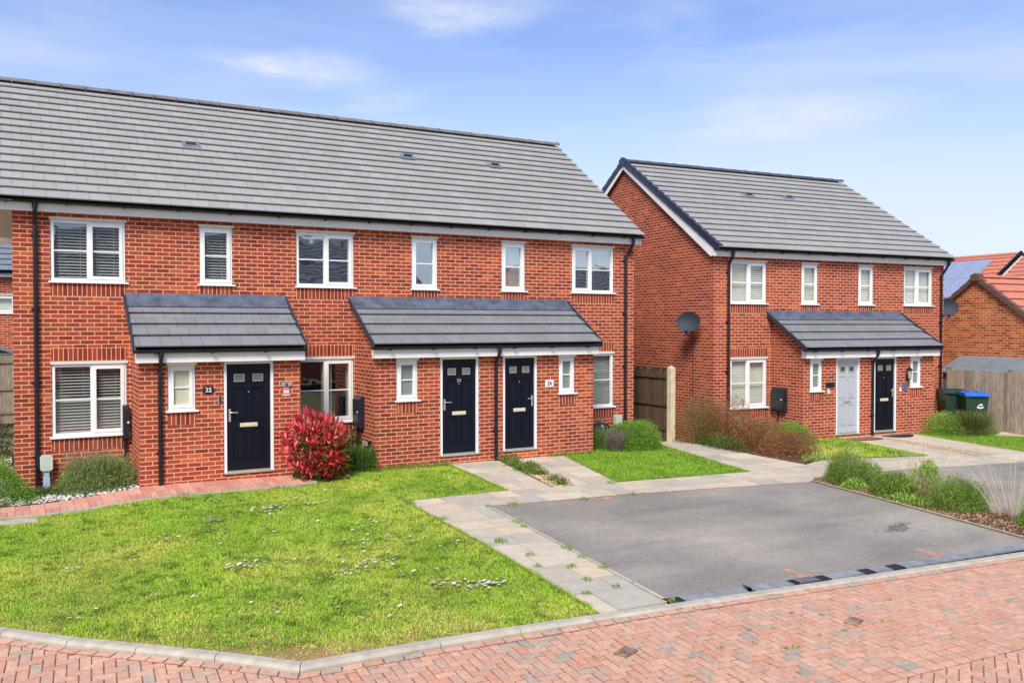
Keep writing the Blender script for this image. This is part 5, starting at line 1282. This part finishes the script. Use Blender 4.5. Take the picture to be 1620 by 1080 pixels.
# brown shrubs by block two
BR = [(lin(150, 98, 62), 3), (lin(172, 118, 80), 3), (lin(124, 84, 54), 2), (lin(190, 146, 108), 1.4), (lin(120, 116, 60), 1.4)]
BR2 = [(lin(142, 100, 60), 3), (lin(112, 112, 56), 2.5), (lin(160, 112, 74), 2), (lin(130, 132, 70), 2)]
for k, (x, y, rx, ry, rz_, pal, lb) in enumerate([(14.45, -.75, .62, .6, 1.1, BR2, 'tallest brown twiggy shrub close to the pale fence post'), (15.05, -1.15, .6, .6, .95, BR, 'brown twiggy shrub below the downpipe of the second block'), (14.95, -2.1, .55, .6, .74, BR, 'middle brown twiggy shrub along the side path'), (15.0, -3.0, .62, .5, .60, BR, 'lowest brown twiggy shrub at the front corner of its bed')]):
    plant('brown_shrub', (x, y), lb, 'shrub', [leaves(11000, (rx*1.12, ry*1.12, rz_), (.032, .013), pal, 30+k, up=.35, shell=.3, lump=.3, jit=1.0), stalks(260, (.1, .1), (rx*1.0, ry*1.0), rz_*1.0, .007, pal+TW, 40+k, .1)],
          stems=stalks(40, (.1, .1), (rx*1.1, ry*1.1), rz_*1.12, .007, [(lin(170, 140, 110), 1), (lin(120, 84, 60), 2)], 50+k, .15), group='brown shrubs beside the side path')
plant('low_shrub', (14.25, -1.6), 'dark green low growth at the edge of the side path', 'plant', [leaves(3200, (.35, .9, .32), (.05, .01), [(G4, 3), (G1, 3), (lin(120, 128, 84), 2)], 60, up=.7)])
plant('hebe', (16.45, -1.62), 'bright green sprawling shrub in front of the second block porch', 'shrub', [leaves(15000, (.72, .55, .52), (.03, .010), HEB, 61, up=.25, shell=.2, lump=.22)])
plant('hebe', (16.1, -.75), 'grassy green shrub under the ground floor window of the second block', 'shrub', [leaves(9000, (.75, .45, .40), (.045, .008), [(G1, 2), (G2, 3), (G3, 2)], 62, up=.45, shell=.3, lump=.25)])
plant('bed_weed', (15.05, -3.72), 'small clump of pale flowering weeds at the front tip of the brown shrubs', 'plant', [leaves(420, (.45, .18, .16), (.08, .02), [(G2, 2), (G3, 3), (lin(214, 200, 190), 1)], 63, up=.5)])
# bed between the drives
def heather(x, y, rx, ry, rz_, label, seed, pal=None):
    pal = pal or [(lin(98, 124, 48), 3), (lin(124, 152, 62), 4), (lin(150, 176, 82), 2), (lin(80, 100, 46), 1)]
    plant('rosemary_shrub', (x, y), label, 'shrub', [leaves(12000, (rx, ry, rz_), (.036, .010), pal, seed, up=.42, shell=.3, lump=.34, jit=.9), stalks(160, (rx*.4, ry*.4), (rx*1.0, ry*1.0), rz_*1.02, .008, pal, seed+1, .2)], stems=stalks(50, (rx*.2, ry*.2), (rx*1.15, ry*1.1), rz_*1.05, .006, TW, seed+2, .3), group='low shrubs in the bed between the drives')
heather(13.62, -5.70, .48, .44, .50, 'largest dense green shrub at the far end of the bed', 70)
heather(13.52, -6.78, .42, .40, .42, 'dense green rounded shrub second from the far end of the bed', 73)
heather(13.55, -8.00, .46, .40, .50, 'dense green shrub with dry stalks bending out on its right', 76)
heather(13.55, -9.30, .42, .40, .50, 'bright green shrub in the bed cut by the right edge', 79, [(G2, 3), (G3, 3), (GL, 2), (G1, 2)])
plant('bed_shrub', (14.0, -5.95), 'light green open shrub leaning out beside the largest one', 'shrub', [leaves(1700, (.34, .34, .42), (.05, .014), [(G2, 2), (G3, 3), (lin(170, 176, 130), 1)], 82, up=.4, shell=.5)], stems=stalks(40, (.08, .08), (.3, .3), .42, .01, TW, 83))
plant('bed_shrub', (13.62, -7.30), 'open pale yellow green shrub with woody stems in the middle of the bed', 'shrub', [leaves(2400, (.42, .42, .50), (.055, .013), [(G3, 3), (GL, 3), (G2, 2)], 84, up=.5, shell=.35, lump=.5), shift(leaves(700, (.16, .16, .26), (.05, .014), [(G3, 3), (GL, 3)], 85, up=.5, shell=.4), .25, .1, .42)],
      stems=[stalks(70, (.06, .06), (.4, .4), .5, .014, [(lin(170, 140, 110), 2), (lin(140, 104, 80), 2)], 86, .1), stalks(40, (.06, .06), (.55, .5), .62, .008, [(lin(200, 190, 150), 1)], 87, .6)])
plant('leafy_weed', (13.28, -6.12), 'fresh green leafy weed at the edge of the bed near the far shrubs', 'plant', [leaves(900, (.24, .2, .17), (.05, .025), [(G3, 3), (GL, 2), (G2, 2)], 88, up=.2)])
plant('leafy_weed', (13.18, -7.35), 'fresh green leafy weed spreading along the middle of the bed edge', 'plant', [leaves(1300, (.26, .5, .13), (.05, .028), [(G3, 3), (GL, 2), (G2, 2)], 89, up=.2)])
DRY = [(lin(222, 212, 190), 2), (lin(204, 192, 164), 2), (lin(190, 176, 148), 1)]
for k, (x, y, n, r_, h, lb) in enumerate([(14.0, -7.05, 170, .7, .9, 'thin dry pale stalks rising behind the open yellow green shrub'), (13.85, -8.7, 170, .85, .9, 'thin dry pale stalks before the right edge of the picture'), (13.8, -5.4, 90, .5, .72, 'thin dry pale stalks behind the largest bed shrub')]):
    plant('dry_stalks', (x, y), lb, 'dry plant', [stalks(n, (.28, .3), (r_, r_), h, .004, DRY, 90+k, .35, 5, tip=.5)], stems=stalks(14, (.05, .05), (.4, .4), .3, .014, [(lin(190, 160, 130), 1)], 95+k, -.1))
# block two right
plant('hebe', (21.72, -2.05), 'yellow green feathery dome shrub at the porch end of the second block', 'shrub', [leaves(9000, (.55, .6, .62), (.045, .010), [(G2, 2), (G3, 3), (GL, 2)], 100, up=.15, shell=.2, lump=.15)])
plant('lavender', (22.35, -2.45), 'olive green bushy shrub in front of the wheelie bins', 'shrub', [stalks(1500, (.3, .3), (.75, .55), .62, .012, [(G1, 3), (lin(120, 126, 66), 2), (lin(92, 92, 50), 2)], 101), leaves(6500, (.78, .6, .62), (.045, .013), [(G1, 3), (lin(120, 126, 66), 3), (lin(110, 100, 62), 1.6)], 102, up=.5, lump=.25)], stems=stalks(50, (.3, .3), (.8, .6), .7, .008, TW, 103))
# weeds in gaps -------------------------------------------------------
def scatter(name, pts, label, cat, leaf, pal, seed, rad=(.07, .07, .06), n=60, kind='stuff', spread=.5):
    rg = np.random.default_rng(seed); parts = []
    for k, (x, y) in enumerate(pts):
        s = .5+rg.random()*.9
        parts.append(shift(leaves(int(n*s)+8, (rad[0]*s, rad[1]*s, rad[2]*s), leaf, pal, seed*100+k, up=.5, jit=.8), x, y, (rd(x, y) if cat == 'road weeds' else g(x, y))-.003))
    V, F, C = join(parts); return tag(np_mesh(name, V, F, C, M_LEAF), label, cat, None, kind)
WG = [(G1, 2), (G2, 3), (GY, 2)]
kp = []
rg = random.Random(5)
for i in range(len(KP)-2):
    a, b = Vector(KP[i]), Vector(KP[i+1]); n_ = int((b-a).length*3.2)
    for k in range(n_):
        if rg.random() < .6: q = a.lerp(b, rg.random()); kp.append((q.x, q.y-.012))
kp += [(rg.uniform(.5, 9), rg.uniform(-11.4, -10)) for _ in range(16)]
scatter('road_weeds', kp, 'small moss and weed tufts in the joint between kerb and block paving', 'road weeds', (.022, .005), WG, 7, (.045, .03, .018), 26)
pw = [(5.65, -6.6), (5.66, -6.64), (6.36, -6.05), (6.4, -5.8), (6.3, -7.3), (6.28, -7.7), (6.24, -8.2), (5.7, -7.35), (5.55, -7.8), (5.9, -8.0), (5.8, -8.5), (5.5, -8.9), (5.95, -8.85), (6.5, -4.72), (6.9, -4.8), (8.2, -4.9), (9.2, -4.9), (5.46, -4.0), (5.5, -5.2), (5.44, -4.1), (9.4, -4.0), (6.2, -9.52), (7.35, -1.25)]
scatter('path_weeds', pw, 'green weeds growing out of the slab joints beside the tarmac bay', 'weeds', (.045, .008), [(G2, 3), (G3, 2), (GY, 1)], 8, (.07, .07, .05), 60)
gs = []
for k in range(46):
    t_ = rg.random(); 
    y_ = -1.2-2.6*t_; xa = 8.66-.44*((-y_-1.12)/2.76)+.03; xb = 8.93-.22*((-y_-1.12)/2.76)-.02
    if t_ > .62 and rg.random() < .75: continue
    gs.append((rg.uniform(xa, xb+.04), y_))
scatter('gap_weeds', gs, 'green and reddish weeds in the strip between the two narrow front paths', 'weeds', (.05, .014), [(G1, 3), (G2, 3), (lin(150, 110, 80), 1.5), (GL, 1)], 9, (.12, .13, .10), 120)
scatter('wall_weeds', [(x_, -1.19) for x_ in np.arange(9.9, 10.9, .16)]+[(x_, -1.2) for x_ in np.arange(6.2, 7.4, .2)]+[(x_, -.1) for x_ in np.arange(11.1, 12.9, .2)], 'grass tufts along the foot of the porch walls', 'weeds', (.06, .007), WG, 10, (.09, .06, .08), 70)
def pebbles(name, poly, n, size, cols, label, seed, mat, z=.01):
    rg = np.random.default_rng(seed); xs = [p[0] for p in poly]; ys = [p[1] for p in poly]
    P = np.column_stack([rg.uniform(min(xs), max(xs), n*3), rg.uniform(min(ys), max(ys), n*3)]); P = P[inside_np(P, poly)][:n]; n = len(P)
    oc = np.array([[1, 0, 0], [0, 1, 0], [-1, 0, 0], [0, -1, 0], [.0, 0, 1], [0, 0, -1]], float)
    s = size*(.5+rg.random((n, 1, 3)))*np.array([1, .8, .5]); V = oc[None]*s*(1+.3*rg.normal(size=(n, 6, 1))*.5); a = rg.random(n)*6.28; c_, s_ = np.cos(a)[:, None], np.sin(a)[:, None]
    X = V[..., 0]*c_-V[..., 1]*s_+P[:, :1]; Y = V[..., 0]*s_+V[..., 1]*c_+P[:, 1:]; Z = V[..., 2]+g_np(P[:, 0], P[:, 1])[:, None]+z+size*.4*rg.random((n, 1))
    V = np.stack([X, Y, Z], -1).reshape(-1, 3); f = np.array([[0, 1, 4], [1, 2, 4], [2, 3, 4], [3, 0, 4], [1, 0, 5], [2, 1, 5], [3, 2, 5], [0, 3, 5]])
    F = (f[None]+6*np.arange(n)[:, None, None]).reshape(-1, 3); cc = np.array([c[:3] for c in cols])
    C = cc[rg.integers(0, len(cc), n)]*(.8+.35*rg.random((n, 1))); C = np.repeat(np.concatenate([C, np.ones((n, 1))], 1), 6, 0)
    return tag(np_mesh(name, V, F, C, mat), label, 'stones' if 'bark' not in name else 'bark', None, 'stuff')
pebbles('white_stones', [(-3, -1.41), (1.84, -1.20), (1.84, -.0), (-3, 0)], 2600, .032, [lin(226, 220, 212), lin(200, 194, 188), lin(236, 232, 226), lin(150, 146, 142)], 'white and grey stones in the bed by number 22', 20, M_STONEC)
pebbles('white_stones', [(-3, 0), (-.05, 0), (-.05, 6), (-3, 6)], 2500, .04, [lin(216, 210, 202), lin(190, 184, 178)], 'white stones beside the left end wall', 21, M_STONEC)
pebbles('buff_gravel', [(8.5, -2.5), (8.78, -2.5), (8.70, -3.86), (8.24, -3.86)], 1500, .016, [lin(206, 176, 136), lin(222, 200, 164), lin(176, 140, 104)], 'buff gravel at the front end of the weedy strip', 22, M_STONEC, .012)
q1, q2_ = on_house(0, 4.2, -1.5, 0), on_house(0, 4.2, -4.3, 0)
pebbles('buff_gravel', [(q1[0]-.15, q1[1]), (q1[0]+.15, q1[1]), (q2_[0]+.45, q2_[1]), (q2_[0]-.25, q2_[1])], 900, .012, [lin(206, 176, 136), lin(196, 160, 116), lin(176, 140, 104)], 'loose buff gravel down the middle of the broad pale path', 23, M_STONEC, .018)
pebbles('bark_chips', BED, 7000, .026, [lin(120, 88, 66), lin(96, 70, 54), lin(150, 116, 88), lin(176, 146, 116), lin(70, 56, 46)], 'brown bark chips covering the bed between the drives', 24, M_STONEC)
pebbles('bark_chips', [(14.1, -.45), (16.9, -.35), (17.2, -1.45), (15.0, -3.75), (14.3, -4.0)], 1800, .03, [lin(120, 88, 66), lin(96, 70, 54)], 'bark chips under the brown shrubs', 25, M_STONEC)
m = MB()
for a, b in ((( 13.08, -5.34), (12.87, -7.71)), ((12.87, -7.71), (12.62, -9.88))):
    a, b = Vector(a), Vector(b); d = (b-a).normalized(); n_ = Vector((d.y, -d.x))*-.03
    K = 8
    for k in range(K):
        p, q = a.lerp(b, k/K), a.lerp(b, (k+1)/K); z = lambda v: g(v.x, v.y)
        m.face([(p.x, p.y, z(p)+.035), (q.x, q.y, z(q)+.035), (q.x-n_.x, q.y-n_.y, z(q)+.035), (p.x-n_.x, p.y-n_.y, z(p)+.035)][::-1]); m.face([(p.x, p.y, z(p)-.05), (q.x, q.y, z(q)-.05), (q.x, q.y, z(q)+.035), (p.x, p.y, z(p)+.035)])
tag(m.build('bed_edging', M_CONCP), 'thin pale timber edging between tarmac bay and bed', kind='structure')

# grass ------------------------------------------------------------------
def vnoise(x, y, s, seed):
    rg = np.random.default_rng(seed); T = rg.random((64, 64)); u, v = x*s, y*s; i, j = np.floor(u).astype(int), np.floor(v).astype(int); fu, fv = u-i, v-j
    fu = fu*fu*(3-2*fu); fv = fv*fv*(3-2*fv); t = lambda a, b: T[a % 64, b % 64]
    return (t(i, j)*(1-fu)+t(i+1, j)*fu)*(1-fv)+(t(i, j+1)*(1-fu)+t(i+1, j+1)*fu)*fv
def fbm(x, y, s, seed): return (vnoise(x, y, s, seed)+.5*vnoise(x, y, s*2.1, seed+1)+.25*vnoise(x, y, s*4.3, seed+2)+.2*vnoise(x, y, s*9, seed+3))/1.95
def grass(poly, dens, h, seed, label, xmin=-3.0, dry=1.0, lush=0):
    rg = np.random.default_rng(seed); xs = [p[0] for p in poly]; ys = [p[1] for p in poly]; x0 = max(xmin, min(xs)); x1 = max(xs); y0, y1 = min(ys), max(ys)
    n = int((x1-x0)*(y1-y0)*dens); P = np.column_stack([rg.uniform(x0, x1, n), rg.uniform(y0, y1, n)]); P = P[inside_np(P, poly)]
    x, y = P[:, 0], P[:, 1]; a = fbm(x, y, 1.1, seed); b = fbm(x, y, 3.3, seed+9)
    # bare worn edge along the kerb
    kd = np.full(len(P), 9.)
    for i in range(len(KP)-1):
        A_, B_ = np.array(KP[i]), np.array(KP[i+1]); d = B_-A_; t = np.clip(((P-A_)@d)/(d@d), 0, 1); kd = np.minimum(kd, np.linalg.norm(P-A_-t[:, None]*d, axis=1))
    worn = np.clip(1-(kd-.14)/.55, 0, 1)*np.clip(.75+2.2*(b-.45), 0, 1.2)
    worn = worn*(.22+.78*np.exp(-(((x-1.75)**2+(y+9.1)**2)/1.5)))
    keep = rg.random(len(P)) < np.clip(1.05-worn*1.3-np.clip((b-.62)*3, 0, .5)*dry, .06, 1); P = P[keep]; x, y, a, b, worn = x[keep], y[keep], a[keep], b[keep], worn[keep]; n = len(P)
    patch = np.clip((b-.56)*4, 0, 1); dk = np.clip((fbm(x, y, 5.5, seed+20)-.60)*7, 0, 1)
    hh = h*(.5+.8*rg.random(n))*(.75+.6*a)*(1+.55*dk)*(1-.5*worn)
    th = rg.random(n)*6.283; ln = .5+.9*rg.random(n); w = .0045+.003*rg.random(n)
    sd = np.stack([np.cos(th), np.sin(th)], 1); od = np.stack([-sd[:, 1], sd[:, 0]], 1); z = g_np(x, y)-.002
    V = np.zeros((n, 3, 3)); V[:, 0, :2] = P+sd*w[:, None]; V[:, 1, :2] = P-sd*w[:, None]; V[:, 2, :2] = P+od*(hh*ln)[:, None]
    V[:, 0, 2] = z; V[:, 1, 2] = z; V[:, 2, 2] = z+hh
    g0, g1, g2, yl, st = [np.array(lin(*c)[:3]) for c in ((122, 168, 40), (160, 198, 54), (188, 214, 78), (210, 212, 96), (214, 192, 130))]
    m = np.clip(a*1.9-.45+.22*rg.normal(size=n), 0, 1)[:, None]; C = g0*(1-m)+g1*m
    q = np.clip((b-.42)*2.6+.25*rg.normal(size=n), 0, 1)[:, None]; C = C*(1-q*.75)+g2*q*.75
    q = np.clip(np.clip((fbm(x, y, .8, seed+40)-.52)*3.2, 0, 1)*.75*dry+worn*.8+.12*rg.normal(size=n), 0, 1)[:, None]; C = C*(1-q)+yl*q
    dd = (rg.random(n) < .02+.2*worn)[:, None]; C = np.where(dd, st, C); C = C*(1-.35*dk[:, None]); C = C*(.92+.16*rg.random((n, 1)))
    if lush: C = C*(1-lush)+np.array(lin(104, 160, 44)[:3])*lush
    C = np.repeat(np.concatenate([C, np.ones((n, 1))], 1), 3, 0)
    return tag(np_mesh('grass', V.reshape(-1, 3), np.arange(n*3).reshape(n, 3), C, M_LEAF), label, 'grass', None, 'stuff')
grass(LAWN, 8200, .024, 31, 'short mottled grass of the large front lawn')
grass(LAWN2, 4200, .05, 32, 'bright green grass of the small lawn beside the side path', dry=.2, lush=.45)
grass(LAWN3, 3200, .05, 33, 'yellow green grass of the small triangular lawn', dry=1.2)
grass(LAWN4, 2600, .035, 34, 'even green grass in front of the wheelie bins', dry=.1, lush=.6)
def edge_tufts(polys, seed, label):
    rg = np.random.default_rng(seed); P = []
    for poly in polys:
        for i in range(len(poly)):
            a, b = np.array(poly[i], float), np.array(poly[(i+1) % len(poly)], float); d = b-a; ln = np.linalg.norm(d)
            if ln < .05 or max(a[0], b[0]) < -1.5: continue
            nn = np.array([d[1], -d[0]])/ln; mid = (a+b)/2+nn*.05
            if poly_clip_in(tuple(mid), poly): nn = -nn
            k = int(ln*520); t = rg.random(k); clump = (np.sin(t*ln*9+i)+np.sin(t*ln*23+2*i)+1.2)/3.2
            off = rg.random(k)**1.6*np.clip(clump, .12, 1)*.075-.02
            P.append(a+d*t[:, None]+nn*off[:, None])
    P = np.concatenate(P); kd = np.full(len(P), 9.)
    for i in range(len(KP)-1):
        A_, B_ = np.array(KP[i]), np.array(KP[i+1]); d = B_-A_; t = np.clip(((P-A_)@d)/(d@d), 0, 1); kd = np.minimum(kd, np.linalg.norm(P-A_-t[:, None]*d, axis=1))
    P = P[kd > .3]; n = len(P); th = rg.random(n)*6.283; w = .004; hh = .02+.028*rg.random(n)
    sd = np.stack([np.cos(th), np.sin(th)], 1); od = np.stack([-sd[:, 1], sd[:, 0]], 1); z = g_np(P[:, 0], P[:, 1])+.012
    V = np.zeros((n, 3, 3)); V[:, 0, :2] = P+sd*w; V[:, 1, :2] = P-sd*w; V[:, 2, :2] = P+od*(hh*1.1)[:, None]; V[:, 0, 2] = z-.02; V[:, 1, 2] = z-.02; V[:, 2, 2] = z+hh
    m = rg.random((n, 1)); C = np.array(lin(104, 150, 40)[:3])*(1-m)+np.array(lin(178, 196, 84)[:3])*m; C = np.repeat(np.concatenate([C, np.ones((n, 1))], 1), 3, 0)
    return tag(np_mesh('edge_grass', V.reshape(-1, 3), np.arange(n*3).reshape(n, 3), C, M_LEAF), label, 'grass', None, 'stuff')
edge_tufts([LAWN, LAWN2, LAWN3, LAWN4], 77, 'ragged grass growing over the edges of the lawns')
# daisies and dandelions
def daisies(centres, seed):
    centres = [(a, b, int(n*1.6), c*.9) for a, b, n, c in centres]; rg = random.Random(seed); m = MB(); y_ = MB()
    for (cx, cy, n, r) in centres:
        for _ in range(n):
            x = cx+rg.gauss(0, r)*1.3; y = cy+rg.gauss(0, r)*.8
            if not poly_clip_in((x, y), LAWN): continue
            z = g(x, y)+.038+.015*rg.random(); s = .018+.009*rg.random(); tx, ty = rg.uniform(-.5, .5), rg.uniform(-.7, .1)
            for k in range(2):
                P = [(x+s*(1 if j % 2 else .78)*math.cos(j*math.pi/5), y+s*(1 if j % 2 else .78)*math.sin(j*math.pi/5)) for j in range(10)]
            m.face([(a, b, z+(a-x)*tx+(b-y)*ty) for a, b in P]); q = s*.35
            y_.face([(x+q*math.cos(j*1.05), y+q*math.sin(j*1.05), z+.003) for j in range(6)])
    tag(m.build('daisies', M_WHITEP), 'white daisies dotted in clusters over the large lawn', 'daisies', None, 'stuff')
    tag(y_.build('daisy_centres', plain('daisy_yellow', lin(226, 196, 50), .8)), 'tiny yellow middles of the lawn daisies', 'daisies', None, 'stuff')
daisies([(3.41, -3.49, 42, .15), (2.49, -3.93, 26, .08), (1.71, -4.62, 14, .10), (2.39, -6.33, 34, .12), (3.61, -7.0, 58, .20), (4.2, -5.8, 30, .28), (4.35, -4.97, 16, .20), (4.21, -8.02, 26, .14), (4.62, -8.15, 40, .11), (3.9, -6.5, 16, .25), (4.05, -3.5, 12, .12), (4.35, -7.45, 12, .15), (.55, -5.3, 4, .1), (.6, -6.9, 5, .1), (2.6, -2.6, 8, .15), (3.9, -2.8, 12, .3), (1.1, -7.0, 5, .2), (2.4, -7.9, 6, .2), (3.1, -8.5, 5, .2), (3, -5, 14, .9), (5, -6.5, 5, .3), (3, -7, 14, 1.0), (6.2, -2.4, 10, .7)], 3)
rg_ = random.Random(8); m = MB()
for _ in range(34):
    x, y = rg_.uniform(.5, 7.2), rg_.uniform(-9, -1.5)
    if poly_clip_in((x, y), LAWN):
        z = g(x, y)+.04; s = .016; m.face([(x+s*math.cos(j*.785), y+s*math.sin(j*.785), z-(math.sin(j*.785))*.006) for j in range(8)])
tag(m.build('dandelions', plain('dandelion_yellow', lin(236, 206, 40), .8)), 'scattered yellow dandelion heads on the large lawn', 'dandelions', None, 'stuff')
wp = [(rg_.uniform(-.5, 7.2), rg_.uniform(-8.8, -1.6)) for _ in range(110)]
wp = [p for p in wp if poly_clip_in(p, LAWN)]
scatter('lawn_weeds', wp, 'darker broad leaved weed rosettes in the large lawn', 'weeds', (.04, .014), [(G2, 3), (G3, 2)], 12, (.08, .08, .022), 30)
